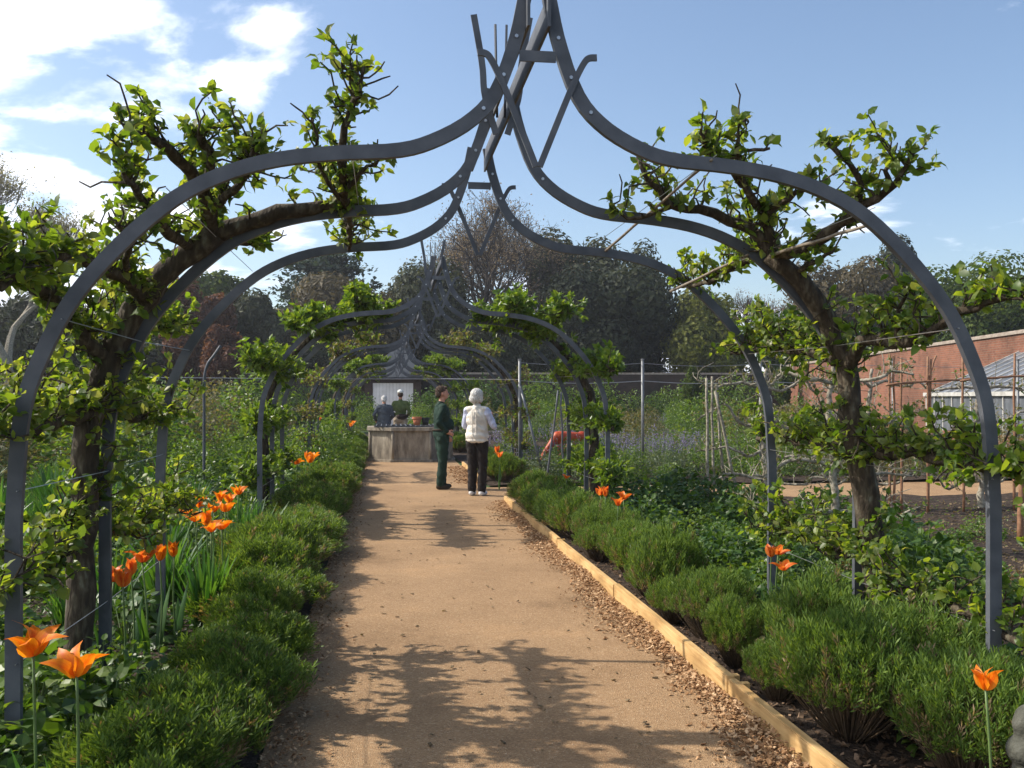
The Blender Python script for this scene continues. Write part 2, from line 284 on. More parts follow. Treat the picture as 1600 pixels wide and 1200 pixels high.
def board(x, y0, y1, h, label, group, skew=0.0, tw=0.045):
    bm = bmesh.new(); bmesh.ops.create_cube(bm, size=1.0)
    bmesh.ops.scale(bm, vec=(tw, y1 - y0 - 0.014, h + 0.06), verts=bm.verts)
    es = [e for e in bm.edges]; bmesh.ops.bevel(bm, geom=es, offset=0.005, segments=2, affect='EDGES')
    me = bpy.data.meshes.new('edging_board'); bm.to_mesh(me); bm.free()
    o = obj('edging_board', me, M['timber'], loc=(x + tw / 2, (y0 + y1) / 2, (h - 0.06) / 2)); o.rotation_euler = (0, 0, skew); return tag(o, label, 'edging board', group)
ys = [1.9, 4.72, 7.2, 9.6, 11.9, CY0 - 0.02]
eg = 'new timber boards edging the path'
el = ['pale new timber edging board lying in the tree shadow, first of its row', 'pale timber edging board with a stake behind its end, second of its row', 'pale timber edging board in the middle of its row beside wood chips',
      'pale timber edging board fourth of its row beside low hedge', 'pale timber edging board ending at the cross path']
for i in range(5): board(PX1, ys[i], ys[i + 1], 0.125 + 0.008 * (i % 2), el[i], eg, skew=(0.003, -0.004, 0.002, -0.002, 0.003)[i])
board(PX1, 17.0, 19.3, 0.12, 'short pale edging board beyond the cross path, behind the woman', eg)
board(PX1, 19.3, 21.6, 0.12, 'pale edging board beyond the cross path, hidden behind the man', eg)
for y0 in (20.5, 23.0, 25.5): board(PX0 - 0.05, y0, y0 + 2.5, 0.11, 'greyish pale edging board at the hedge foot beside the stone well', 'edging boards near the well')
for y in (4.66, 4.80, 9.62):
    s_ = MB().box((PX1 + 0.047, y - 0.02, -0.02), (PX1 + 0.085, y + 0.02, 0.118)).build('edging_stake', M['timber'])
    tag(s_, 'small square timber stake behind the edging board joint', 'stake', 'stakes behind the edging boards')
# wood chips and loose gravel (countless)
CHIP = (np.array([(-.5, -.5, 0), (.5, -.42, .06), (.55, .5, 0), (-.42, .46, .1), (-.4, -.4, .16), (.4, -.36, .2), (.45, .4, .17), (-.36, .4, .24)]), np.zeros((0, 3), int), np.array([(4, 5, 6, 7), (0, 1, 5, 4), (1, 2, 6, 5), (2, 3, 7, 6), (3, 0, 4, 7)]))
M['chip'] = m_leaf('wood_chip', G_((0.15, 0.072, 0.030), (0.36, 0.20, 0.095), (0.60, 0.41, 0.24)), 0.05, 0.8, 0.2, tcol=(1, 1, 1))
def scatter(name, x, y, z, s, asp, mt, rng, tilt=0.5):
    n = len(x); nrm = unit(np.stack([rng.normal(0, tilt, n), rng.normal(0, tilt, n), np.ones(n)], -1)); d = rng.normal(size=(n, 3)); d -= nrm * np.sum(d * nrm, 1)[:, None]
    R = frames(d, nrm); sc = np.stack([s * asp, s, s * 0.9], -1)
    o = MB().inst(CHIP, np.stack([x, y, z], -1), R, sc).build(name, mt); o['kind'] = 'stuff'; return o
rg = np.random.default_rng(3)
n_ = 13000; y = 2.8 + 11.2 * rg.random(n_) ** 1.35; wch = 0.42 + 0.12 * np.sin(y * 2.1) + 0.06 * np.sin(y * 5.3); x = PX1 - np.abs(rg.normal(0, 0.40, n_)) * wch * 0.62 - 0.004
heap = np.clip(1 - (PX1 - x) / 0.34, 0, 1) * (0.045 + 0.02 * np.sin(y * 3.3))
scatter('wood_chips', x, y, 0.012 + heap * rg.random(n_), 0.009 + 0.023 * rg.random(n_) ** 1.6, 0.35 + 0.4 * rg.random(n_), M['chip'], rg)['label'] = 'tan wood chips strewn along the timber edging'
V, F = grid(PX1 - 0.34, PX1 - 0.001, 2, CY0, 6, 90, lambda X, Y: 0.012 + np.clip(1 - (PX1 - X) / 0.34, 0, 1) * 0.9 * (0.04 + 0.02 * np.sin(Y * 3.3)))
n_ = 4000; y = 2.8 + 22 * rg.random(n_) ** 1.6; x = PX0 + np.abs(rg.normal(0, 0.11, n_)) + 0.0
scatter('wood_chips', x, y, 0.014 + 0.02 * rg.random(n_), 0.008 + 0.018 * rg.random(n_), 0.35 + 0.4 * rg.random(n_), M['chip'], rg)['label'] = 'scattered wood chips at the foot of the hedge'
n_ = 1500; y = 17 + 4.4 * rg.random(n_); x = PX1 - np.abs(rg.normal(0, 0.2, n_)) - 0.004
scatter('wood_chips', x, y, 0.014 + 0.03 * rg.random(n_), 0.015 + 0.03 * rg.random(n_), 0.4 + 0.4 * rg.random(n_), M['chip'], rg)['label'] = 'wood chips by the short board beyond the cross path'
M['pebble'] = m_leaf('pebble', G_((0.22, 0.135, 0.07), (0.33, 0.21, 0.115), (0.45, 0.33, 0.21)), 0.02, 0.8, 0.3, tcol=(1, 1, 1))
n_ = 4500; y = 2.9 + 9 * rg.random(n_) ** 1.8; x = PX0 + 0.05 + (PX1 - PX0 - 0.1) * rg.random(n_)
o = scatter('loose_gravel', x, y, 0.0095 + 0.006 * wob(x, y, 0.7, 2), 0.004 + 0.007 * rg.random(n_) ** 2, 0.6 + 0.4 * rg.random(n_), M['pebble'], rg); o['label'] = 'loose fine gravel on the path'
n_ = 5000; y = 2.6 + 11 * rg.random(n_) ** 1.5; x = PX1 + 0.06 + 1.3 * rg.random(n_)
o = scatter('bark_mulch', x, y, hl(x, y) + 0.004, 0.010 + 0.03 * rg.random(n_), 0.2 + 0.5 * rg.random(n_), m_leaf('mulch', G_((0.05, 0.03, 0.018), (0.12, 0.075, 0.045), (0.3, 0.2, 0.13)), 0.05, 0.9, 0.2, tcol=(1, 1, 1)), rg); o['label'] = 'dark bark mulch behind the timber edging'
n_ = 5000; y = 5 + 8 * rg.random(n_); x = 3.2 + 7 * rg.random(n_)
o = scatter('dry_litter', x, y, hl(x, y) + 0.004, 0.015 + 0.04 * rg.random(n_), 0.15 + 0.5 * rg.random(n_), M['tan'], rg); o['label'] = 'dry straw and leaf litter on the open soil bed'
n_ = 260; y = 3.2 + 13 * rg.random(n_) ** 1.5; x = PX0 + 0.1 + 2.0 * rg.random(n_)
o = scatter('fallen_leaves', x, y, np.full(n_, 0.017), 0.012 + 0.022 * rg.random(n_), 0.3 + 0.4 * rg.random(n_), M['tan'], rg, 0.2); o['label'] = 'stray dry leaves and bits of bark on the path'
# ------------------------------------------------------------------ walls
def m_brick(name, c1, c2, mortar, wear):
    m, n, l, b = mat(name); t = n.new('ShaderNodeTexCoord'); sp = n.new('ShaderNodeSeparateXYZ'); l.new(t.outputs['Object'], sp.inputs[0])
    cb = n.new('ShaderNodeCombineXYZ'); l.new(sp.outputs[0], cb.inputs[0]); l.new(sp.outputs[2], cb.inputs[1])
    br = n.new('ShaderNodeTexBrick'); l.new(cb.outputs[0], br.inputs['Vector']); br.inputs['Scale'].default_value = 1.0; br.inputs['Brick Width'].default_value = 0.225; br.inputs['Row Height'].default_value = 0.075; br.inputs['Mortar Size'].default_value = 0.008
    br.inputs['Color1'].default_value = (*c1, 1); br.inputs['Color2'].default_value = (*c2, 1); br.inputs['Mortar'].default_value = (*mortar, 1)
    nn = n.new('ShaderNodeTexNoise'); nn.inputs['Scale'].default_value = 0.6; nn.inputs['Detail'].default_value = 9; nn.inputs['Roughness'].default_value = 0.7; l.new(t.outputs['Object'], nn.inputs['Vector'])
    r = ramp(n, [(0.35, wear), (0.55, (1, 1, 1)), (0.7, (1.12, 1.05, 1.0))]); l.new(nn.outputs['Fac'], r.inputs[0])
    mm = n.new('ShaderNodeMix'); mm.data_type = 'RGBA'; mm.blend_type = 'MULTIPLY'; mm.inputs['Factor'].default_value = 1.0; l.new(br.outputs['Color'], mm.inputs['A']); l.new(r.outputs[0], mm.inputs['B']); l.new(mm.outputs['Result'], b.inputs['Base Color'])
    bp = n.new('ShaderNodeBump'); bp.inputs['Strength'].default_value = 0.5; bp.inputs['Distance'].default_value = 0.01; bp.invert = True; l.new(br.outputs['Fac'], bp.inputs['Height']); l.new(bp.outputs[0], b.inputs['Normal']); b.inputs['Roughness'].default_value = 0.9; return m
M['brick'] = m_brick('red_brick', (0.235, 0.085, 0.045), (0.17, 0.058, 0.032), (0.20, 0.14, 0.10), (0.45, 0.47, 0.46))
M['brickshade'] = m_brick('shaded_brick', (0.062, 0.034, 0.027), (0.042, 0.026, 0.022), (0.055, 0.046, 0.04), (0.45, 0.48, 0.46))  # shade on the sunless walls is darkened into this brick colour
M['cope'] = m_noise('coping_stone', [(0.3, (0.20, 0.16, 0.13)), (0.7, (0.36, 0.31, 0.26))], 6, 0.9, 0.3)
CORN = np.array([25.4, 57.1]); TW = unit(np.array([-5.7, -29.7])); NW = np.array([TW[1], -TW[0]])     # wall corner, direction along the right wall, inward normal
def wall(name, a, b_, h, th, m_, label, group=None):
    a = np.array(a, float); b_ = np.array(b_, float); ln = np.linalg.norm(b_ - a); ang = math.atan2(*(b_ - a)[::-1])
    w = thing(name, label, 'wall', (a[0], a[1], 0), ang, group)
    MB().box((0, 0, -0.2), (ln, th, h)).build('brickwork', m_, w)
    k = 0; c = MB()
    x = 0.0
    while x < ln: c.box((x + 0.004, -0.06, h + 0.002), (min(x + 0.9, ln) - 0.004, th + 0.06, h + 0.075)); c.box((x + 0.004, -0.02, h + 0.075), (min(x + 0.9, ln) - 0.004, th + 0.02, h + 0.12)); x += 0.9
    c.build('coping', M['cope'], w); return w
E0 = CORN + TW * 46
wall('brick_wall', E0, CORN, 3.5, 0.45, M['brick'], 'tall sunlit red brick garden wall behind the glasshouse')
wall('brick_wall', CORN + (0.6, 0.3), (-55, 64), 3.0, 0.45, M['brickshade'], 'long dark brick garden wall in shade closing the end of the garden')
bpy.data.objects['brick_wall.001'].rotation_euler.z += 0
# lighter pier in the sunlit wall
q = CORN + TW * 14
pr = MB().box((-0.35, -0.08, 0), (0.35, 0.1, 3.45)).build('pier', M['brick'], bpy.data.objects['brick_wall']); pr.location = (46 - 14, 0, 0)
# ------------------------------------------------------------------ lean-to glasshouse against the sunlit wall
m, n, l, b = mat('house_glass'); b.inputs['Base Color'].default_value = (0.16, 0.19, 0.23, 1); b.inputs['Roughness'].default_value = 0.3; b.inputs['Specular IOR Level'].default_value = 0.8
gn = n.new('ShaderNodeTexNoise'); gn.inputs['Scale'].default_value = 1.5; gn.inputs['Detail'].default_value = 6; gr = ramp(n, [(0.3, (0.07, 0.08, 0.095)), (0.7, (0.17, 0.18, 0.20))]); l.new(gn.outputs['Fac'], gr.inputs[0]); l.new(gr.outputs[0], b.inputs['Base Color'])
M['glass'] = m
M['white'] = m_noise('white_paint', [(0.3, (0.32, 0.31, 0.28)), (0.7, (0.50, 0.49, 0.46))], 5, 0.6, 0.1)
gh = thing('glasshouse', 'lean-to glasshouse with grey sloping glass roof against the red brick wall', 'glasshouse')
def W3(a, off, h): q = CORN + TW * a + NW * off; return np.array([q[0], q[1], h])
DEPTH = 3.2
aa = np.linspace(2, 40, 400); a0 = aa[np.argmin([abs(px(W3(a_, DEPTH, 1.65))[0] - 1448) for a_ in aa])]
a1 = a0 + 15.5; GUT, RID = 1.66, 3.12
def slab(mb, p, q, wid, dep, nrm): mb.bar([p, q], wid, dep, nrm)
rn = np.cross(W3(a0, DEPTH, GUT) - W3(a0, 0.05, RID), W3(a1, DEPTH, GUT) - W3(a0, DEPTH, GUT)); rn = unit(rn); rn = rn if rn[2] > 0 else -rn
nb = 24
for i in range(nb + 1):
    a_ = a0 + (a1 - a0) * i / nb
    mb = MB(); slab(mb, W3(a_, 0.05, RID) + rn * 0.02, W3(a_, DEPTH, GUT) + rn * 0.02, 0.05, 0.05, rn); mb.build('glazing_bar', M['white'], gh)
    if i < nb:
        a2 = a0 + (a1 - a0) * (i + 1) / nb; g = MB()
        for k in range(3):
            f0, f1 = k / 3, (k + 1) / 3 - 0.004; pt = lambda a_, f: W3(a_, 0.05 + (DEPTH - 0.05) * f, RID + (GUT - RID) * f)
            off = rn * (0.004 * (2 - k)); c4 = [pt(a_ + 0.02, f0), pt(a2 - 0.02, f0), pt(a2 - 0.02, f1), pt(a_ + 0.02, f1)]
            g = MB(); g.add([q_ + off for q_ in c4] + [q_ + off - rn * 0.006 for q_ in c4], [(0, 1, 2, 3), (7, 6, 5, 4), (0, 4, 5, 1), (1, 5, 6, 2), (2, 6, 7, 3), (3, 7, 4, 0)]); g.build('roof_pane', M['glass'], gh)
        # front window and its post
        post = MB(); post.bar([W3(a_, DEPTH, 0), W3(a_, DEPTH, GUT)], 0.055, 0.055, (*NW, 0)); post.build('post', M['white'], gh)
        c4 = [W3(a_ + 0.03, DEPTH, 0.62), W3(a2 - 0.03, DEPTH, 0.62), W3(a2 - 0.03, DEPTH, GUT - 0.06), W3(a_ + 0.03, DEPTH, GUT - 0.06)]; nn = np.array([*NW, 0]) * 0.006
        g = MB(); g.add([q_ for q_ in c4] + [q_ - nn for q_ in c4], [(0, 1, 2, 3), (7, 6, 5, 4), (0, 4, 5, 1), (1, 5, 6, 2), (2, 6, 7, 3), (3, 7, 4, 0)]); g.build('front_pane', M['glass'], gh)
mb = MB(); mb.bar([W3(a0 - 0.1, DEPTH + 0.03, GUT), W3(a1, DEPTH + 0.03, GUT)], 0.11, 0.10, (*NW, 0)); mb.build('gutter', M['white'], gh)
mb = MB(); mb.bar([W3(a0 - 0.1, 0.08, RID + 0.06), W3(a1, 0.08, RID + 0.06)], 0.12, 0.14, (*NW, 0)); mb.build('ridge_flashing', M['cope'], gh)
mb = MB(); mb.bar([W3(a0, DEPTH, 0.3), W3(a1, DEPTH, 0.3)], 0.62, 0.16, (*NW, 0)); mb.build('base_wall', M['brick'], gh)
mb = MB(); mb.add([W3(a0, 0.05, 0), W3(a0, DEPTH, 0), W3(a0, DEPTH, GUT), W3(a0, 0.05, RID)], [(0, 1, 2, 3)]); mb.add([W3(a0 + .05, 0.05, 0), W3(a0 + .05, DEPTH, 0), W3(a0 + .05, DEPTH, GUT), W3(a0 + .05, 0.05, RID)], [(3, 2, 1, 0)]); mb.build('end_pane', M['glass'], gh)
mb = MB(); mb.bar([W3(a0, 0.05, 0.62), W3(a0, DEPTH, 0.62)], 0.05, 0.07, (*TW, 0))
for f in (0.0, 0.33, 0.66, 1.0): mb.bar([W3(a0, 0.05 + (DEPTH - .05) * f, 0), W3(a0, 0.05 + (DEPTH - .05) * f, RID + (GUT - RID) * f)], 0.05, 0.07, (*TW, 0))
mb.build('end_frame', M['white'], gh)
# ------------------------------------------------------------------ gatehouse with white door at the end of the path
M['slate'] = m_noise('slate_roof', [(0.3, (0.035, 0.04, 0.048)), (0.7, (0.07, 0.078, 0.09))], 4, 0.7, 0.4, 20)
M['whitedoor'] = m_noise('white_boards', [(0.3, (0.66, 0.65, 0.64)), (0.7, (0.82, 0.81, 0.80))], 2, 0.7, 0.1)
YG = 55.5; hx = P(614, 640, YG)[0]; sm = thing('gatehouse', 'small garden building with white door and dark pointed slate roof at path end', 'building', (hx, YG, 0))
hw, hd = 1.6, 4.0
W_ = MB(); W_.box((-hw, 0, 0), (-1.16, 0.35, 2.75)).box((1.16, 0, 0), (hw, 0.35, 2.75)).box((-1.16, 0, 2.42), (1.16, 0.35, 2.75)).box((-hw, 0.35, 0), (-hw + 0.35, hd, 2.75)).box((hw - 0.35, 0.35, 0), (hw, hd, 2.75)).box((-hw + .35, hd - 0.35, 0), (hw - .35, hd, 2.75)); W_.build('wall', M['brickshade'], sm)
ap = (0.75, hd / 2, 5.0)
R_ = MB(); e = 0.35; R_.add([(-hw - e, -e, 2.6), (hw + e, -e, 2.6), (hw + e, hd + e, 2.6), (-hw - e, hd + e, 2.6), ap, (-hw - e, -e, 2.75), (hw + e, -e, 2.75), (hw + e, hd + e, 2.75), (-hw - e, hd + e, 2.75)], [(0, 3, 2, 1), (0, 1, 6, 5), (1, 2, 7, 6), (2, 3, 8, 7), (3, 0, 5, 8)]); R_.add([(-hw - e, -e, 2.75), (hw + e, -e, 2.75), (hw + e, hd + e, 2.75), (-hw - e, hd + e, 2.75), ap], [(0, 1, 4), (1, 2, 4), (2, 3, 4), (3, 0, 4)]); R_.build('roof', M['slate'], sm)
for i in range(2):
    d = MB(); x0 = -1.15 + i * 1.155
    for k in range(6): d.box((x0 + k * 0.1915 + 0.003, 0.05 + 0.004 * (k % 2), 0.02), (x0 + (k + 1) * 0.1915 - 0.003, 0.10, 2.41))
    dd = d.build('door', M['whitedoor'], sm); MB().box((-0.03 if i == 0 else 0.10, 0.0, 1.05), (-0.10 + 0.0 if False else 0.04 if i == 0 else 0.17, 0.05, 1.2)).build('handle', M['steel'], dd)
# ------------------------------------------------------------------ the steel arches: bays of three ogee arches with a ridge
XC = 0.617
PROF = [(2.0, -0.05), (2.0, 0.5), (2.004, 1.0), (2.0, 1.16), (1.975, 1.5), (1.90, 1.73), (1.79, 1.94), (1.63, 2.135), (1.435, 2.315), (1.25, 2.42), (1.05, 2.485), (0.82, 2.52), (0.57, 2.54), (0.425, 2.583), (0.275, 2.67), (0.17, 2.79), (0.092, 3.0), (0.05, 3.19)]
PROFS = smooth_path([(a, 0, c) for a, c in PROF], 60)[:, [0, 2]]
def prof_at(s):
    i = np.argmin(np.abs(PROFS[12:, 0] - s)) + 12; return PROFS[i, 1]
STEP = 1.2
def make_bay():
    t = thing('arch_bay', '', 'arch')
    for j in range(3):
        y = j * STEP
        for sg in (1, -1):
            MB().bar([(sg * a, y, c) for a, c in PROFS], 0.056, 0.03, (0, 1, 0)).build('rib', M['steel'], t)
        for sg in (1, -1):
            for h_ in (2.72, 2.86, 3.02):
                s_ = float(np.interp(h_, PROFS[40:, 1], PROFS[40:, 0])); MB().tube([(sg * s_, y - 0.022, h_), (sg * s_, y + 0.022, h_)], 0.008, 6).build('bolt', M['wire'], t)
        if j != 1: MB().bar([(-0.075, y - 0.018, 2.94), (0.075, y - 0.018, 2.94)], 0.045, 0.008, (0, 1, 0)).build('cross_bar', M['steel'], t)
    for sg in (1, -1):      # V straps on the end arches, curled at the tips
        for y in (-0.020, 2 * STEP + 0.020):
            pts = smooth_path([(0.0 + sg * 0.008, y, 2.49), (sg * 0.06, y, 2.62), (sg * 0.125, y, 2.78), (sg * 0.165, y, 2.87), (sg * 0.195, y, 2.925), (sg * 0.215, y, 2.942), (sg * 0.245, y, 2.945)], 22)
            MB().bar(pts, 0.026, 0.012, (0, 1, 0)).build('strap', M['steel'], t)
        pts = smooth_path([(sg * 0.03, STEP - 0.019, 2.95), (sg * 0.09, STEP - 0.019, 3.15), (sg * 0.105, STEP - 0.019, 3.32), (sg * 0.15, STEP - 0.019, 3.58)], 14)
        MB().bar(pts, 0.034, 0.010, (0, 1, 0)).build('finial_strap', M['steel'], t)
        MB().tube([(sg * 0.02, STEP + 0.02, 3.05), (sg * 0.03, STEP + 0.02, 3.55)], 0.007, 5).build('finial_rod', M['steel'], t)
        MB().bar([(sg * 0.042, -0.06, 3.115), (sg * 0.042, 2 * STEP + 0.06, 3.115)], 0.13, 0.012, (1, 0, 0)).build('ridge_bar', M['steel'], t)
        for h in (0.55, 1.2, 1.85):
            s_ = 1.985 if h < 1.6 else 1.83
            MB().tube([(sg * s_, -0.03, h), (sg * s_, STEP, h - 0.015), (sg * s_, 2 * STEP + 0.03, h)], 0.0022, 4).build('wire', M['wire'], t)
        for s_ in (1.45, 0.75):
            MB().tube([(sg * s_, -0.03, prof_at(s_) + 0.035), (sg * s_, STEP, prof_at(s_) + 0.03), (sg * s_, 2 * STEP + 0.03, prof_at(s_) + 0.035)], 0.002, 4).build('wire', M['wire'], t)
    return t
BAYS = [3.857, 11.1, 18.3, 27.6, 34.9, 42.2]
BAYL = ['dark grey steel ogee arches carrying the two gnarled old apple trees', 'dark grey steel ogee arches clothed in bright pear foliage before the cross path', 'dark grey steel ogee arches just before the stone well', 'dark grey steel ogee arches behind the stone well over the far walkers',
        'dark grey steel ogee arches in the row between the walkers and the white door', 'last dark grey steel ogee arches before the white door']
bay0 = make_bay()
bays = [bay0] + [copy_tree(bay0) for _ in BAYS[1:]]
for b_, y, lb in zip(bays, BAYS, BAYL): b_.location = (XC, y, 0); b_['label'] = lb; b_['group'] = 'steel arch bays over the path'
# canes tied across the nearest bay
for pts in ([P(945, 393, 6.28), P(1112, 248, 3.83)], [P(1048, 455, 6.3), P(1170, 398, 5.0)], [P(1205, 398, 4.95), P(1355, 352, 3.88)]):
    c = MB().tube(np.linspace(pts[0], pts[1], 9) + RNG.normal(0, 0.002, (9, 3)), [0.010, 0.007], 6).build('bamboo_cane', M['cane'], smooth=True); tag(c, 'thin grey bamboo cane tied lengthwise across the steel arches above an apple limb', 'cane', 'canes tied to the arches')
# ------------------------------------------------------------------ stone well
m, n, l, b = mat('well_stone'); t = n.new('ShaderNodeTexCoord'); w1 = n.new('ShaderNodeTexNoise'); w1.inputs['Scale'].default_value = 3.2; w1.inputs['Detail'].default_value = 9; w1.inputs['Roughness'].default_value = 0.7
mp = n.new('ShaderNodeMapping'); mp.inputs['Scale'].default_value = (1.6, 1.6, 0.45); l.new(t.outputs['Object'], mp.inputs[0]); l.new(mp.outputs[0], w1.inputs['Vector'])
r = ramp(n, [(0.3, (0.075, 0.06, 0.045)), (0.5, (0.24, 0.20, 0.15)), (0.7, (0.42, 0.37, 0.29))]); l.new(w1.outputs['Fac'], r.inputs[0]); l.new(r.outputs[0], b.inputs['Base Color']); b.inputs['Roughness'].default_value = 0.9
bp = n.new('ShaderNodeBump'); bp.inputs['Strength'].default_value = 0.5; bp.inputs['Distance'].default_value = 0.02; l.new(w1.outputs['Fac'], bp.inputs['Height']); l.new(bp.outputs[0], b.inputs['Normal']); M['stone'] = m
well = thing('stone_well', 'low octagonal weathered stone well standing in the middle of the path', 'well', (0.66, 24.3, 0.0))
def octo(hx, hy, ch): return np.array([(-hx, -hy + ch), (-hx + ch, -hy), (hx - ch, -hy), (hx, -hy + ch), (hx, hy - ch), (hx - ch, hy), (-hx + ch, hy), (-hx, hy - ch)])
def ring(mb, o2, o1, z0, z1):
    n = len(o2); V = [(*p, z0) for p in o2] + [(*p, z1) for p in o2] + [(*p, z0) for p in o1] + [(*p, z1) for p in o1]; Fc = []
    for i in range(n):
        j = (i + 1) % n; Fc += [(i, j, n + j, n + i), (2 * n + j, 2 * n + i, 3 * n + i, 3 * n + j), (n + i, n + j, 3 * n + j, 3 * n + i), (j, i, 2 * n + i, 2 * n + j)]
    mb.add(V, Fc)
oc = octo(1.0, 1.0, 0.55)
for i in range(8):
    p, q = oc[i], oc[(i + 1) % 8]; nn = unit(np.array([-(q - p)[1], (q - p)[0]])); d = unit(q - p)
    inn = nn if nn @ (-(p + q) / 2) > 0 else -nn
    mb = MB(); A, B = p + d * 0.012, q - d * 0.012; o_ = inn * 0.11
    mb.add([(*A, 0.06), (*B, 0.06), (*(B + o_), 0.06), (*(A + o_), 0.06), (*A, 0.76), (*B, 0.76), (*(B + o_), 0.76), (*(A + o_), 0.76)], [(3, 2, 1, 0), (4, 5, 6, 7), (0, 1, 5, 4), (1, 2, 6, 5), (2, 3, 7, 6), (3, 0, 4, 7)]); mb.build('side_slab', M['stone'], well)
    mb = MB(); mb.tube([(*p, 0.04), (*p, 0.765)], 0.035, 8); mb.build('corner_shaft', M['stone'], well, smooth=True)
mb = MB(); ring(mb, octo(1.07, 1.07, 0.58), octo(0.84, 0.84, 0.47), 0.76, 0.84); mb.build('rim', M['stone'], well)
mb = MB(); ring(mb, octo(1.09, 1.09, 0.59), octo(0.95, 0.95, 0.53), 0.0, 0.065); mb.build('plinth', M['stone'], well)
gr = thing('well_grille', 'flat dark iron grille lying over the well mouth', 'grille', (0.66, 24.3, 0.842))
for i in range(15): MB().box((-0.84 + i * 0.12 - 0.012, -0.9, 0.022), (-0.84 + i * 0.12 + 0.012, 0.9, 0.04)).build('bar', M['steel'], gr)
for i in (-0.86, 0, 0.86): MB().box((-0.9, i - 0.02, 0), (0.9, i + 0.02, 0.0215)).build('cross_member', M['steel'], gr)
M['terra'] = m_noise('terracotta', [(0.3, (0.36, 0.12, 0.06)), (0.7, (0.50, 0.20, 0.11))], 8, 0.85, 0.2); M['dark'] = m_plain('dark_iron', (0.025, 0.024, 0.026), 0.6)
def lathe(prof, k=20):
    pr = np.array(prof); th = np.arange(k) * 2 * math.pi / k; V = np.stack([pr[:, None, 0] * np.cos(th), pr[:, None, 0] * np.sin(th), np.repeat(pr[:, 1:], k, 1)], -1).reshape(-1, 3)
    i = np.arange(len(pr) - 1)[:, None] * k; j = np.arange(k)[None]; j2 = (j + 1) % k; return V, np.stack([i + j, i + j2, i + k + j2, i + k + j], -1).reshape(-1, 4)
for (dx, dy, s_, mt, lb) in ((0.15, -0.45, 1.0, 'terra', 'terracotta flower pot standing on the well grille'), (0.36, -0.4, 0.9, 'dark', 'small dark pot standing on the well grille beside the terracotta pot')):
    pt = thing('flower_pot', lb, 'pot', (0.66 + dx, 24.3 + dy, 0.882), 0, None, s_)
    V, F = lathe([(0.0, 0.0), (0.075, 0.0), (0.105, 0.17), (0.095, 0.17), (0.07, 0.03), (0.0, 0.03)]); MB().add(V, F).build('body', M[mt], pt, smooth=True)
    V, F = lathe([(0.104, 0.15), (0.122, 0.15), (0.122, 0.205), (0.098, 0.205), (0.096, 0.15)]); MB().add(V, F).build('rim', M[mt], pt)
# ------------------------------------------------------------------ leaf templates
def leaf_t(w=0.3, fold=0.09, curl=0.16, tip=-0.1):
    V = np.array([(0, 0, 0), (0, .34, curl * .5), (0, .70, curl * .45), (0, 1, tip), (-w, .30, fold + curl * .35), (-w * .8, .68, fold * .8 + curl * .2), (w, .30, fold + curl * .35), (w * .8, .68, fold * .8 + curl * .2)])
    return V, np.array([(0, 1, 4), (2, 3, 5), (0, 6, 1), (2, 7, 3)]), np.array([(1, 2, 5, 4), (6, 7, 2, 1)])
def diam_t(w=0.3, fold=0.1, tip=-0.08): return np.array([(0, 0, 0), (-w, .45, fold), (0, 1, tip), (w, .45, fold)]), np.array([(0, 2, 1), (0, 3, 2)]), np.zeros((0, 4), int)
QUAD = (np.array([(-.5, -.5, 0), (.5, -.45, .08), (.5, .5, -.06), (-.45, .5, .1)]), np.zeros((0, 3), int), np.array([(0, 1, 2, 3)]))
LEAF = [leaf_t(0.29, .09, .16, -.1), leaf_t(0.33, .05, .05, .02), leaf_t(0.26, .13, .22, -.22), leaf_t(0.31, .02, -.05, -.12)]
DIAM = diam_t()
LEAF_MESH = {}
def leaf_mesh(i, mt):
    k = (i, mt.name)
    if k not in LEAF_MESH: LEAF_MESH[k] = MB().add2(*LEAF[i]).mesh('leaf', True); LEAF_MESH[k].materials.append(mt)
    return LEAF_MESH[k]
def knobbly(pts, n, amp, rng):
    p = smooth_path(pts, n); w = rng.normal(0, amp, (n, 3)); w[0] = 0; return p + w
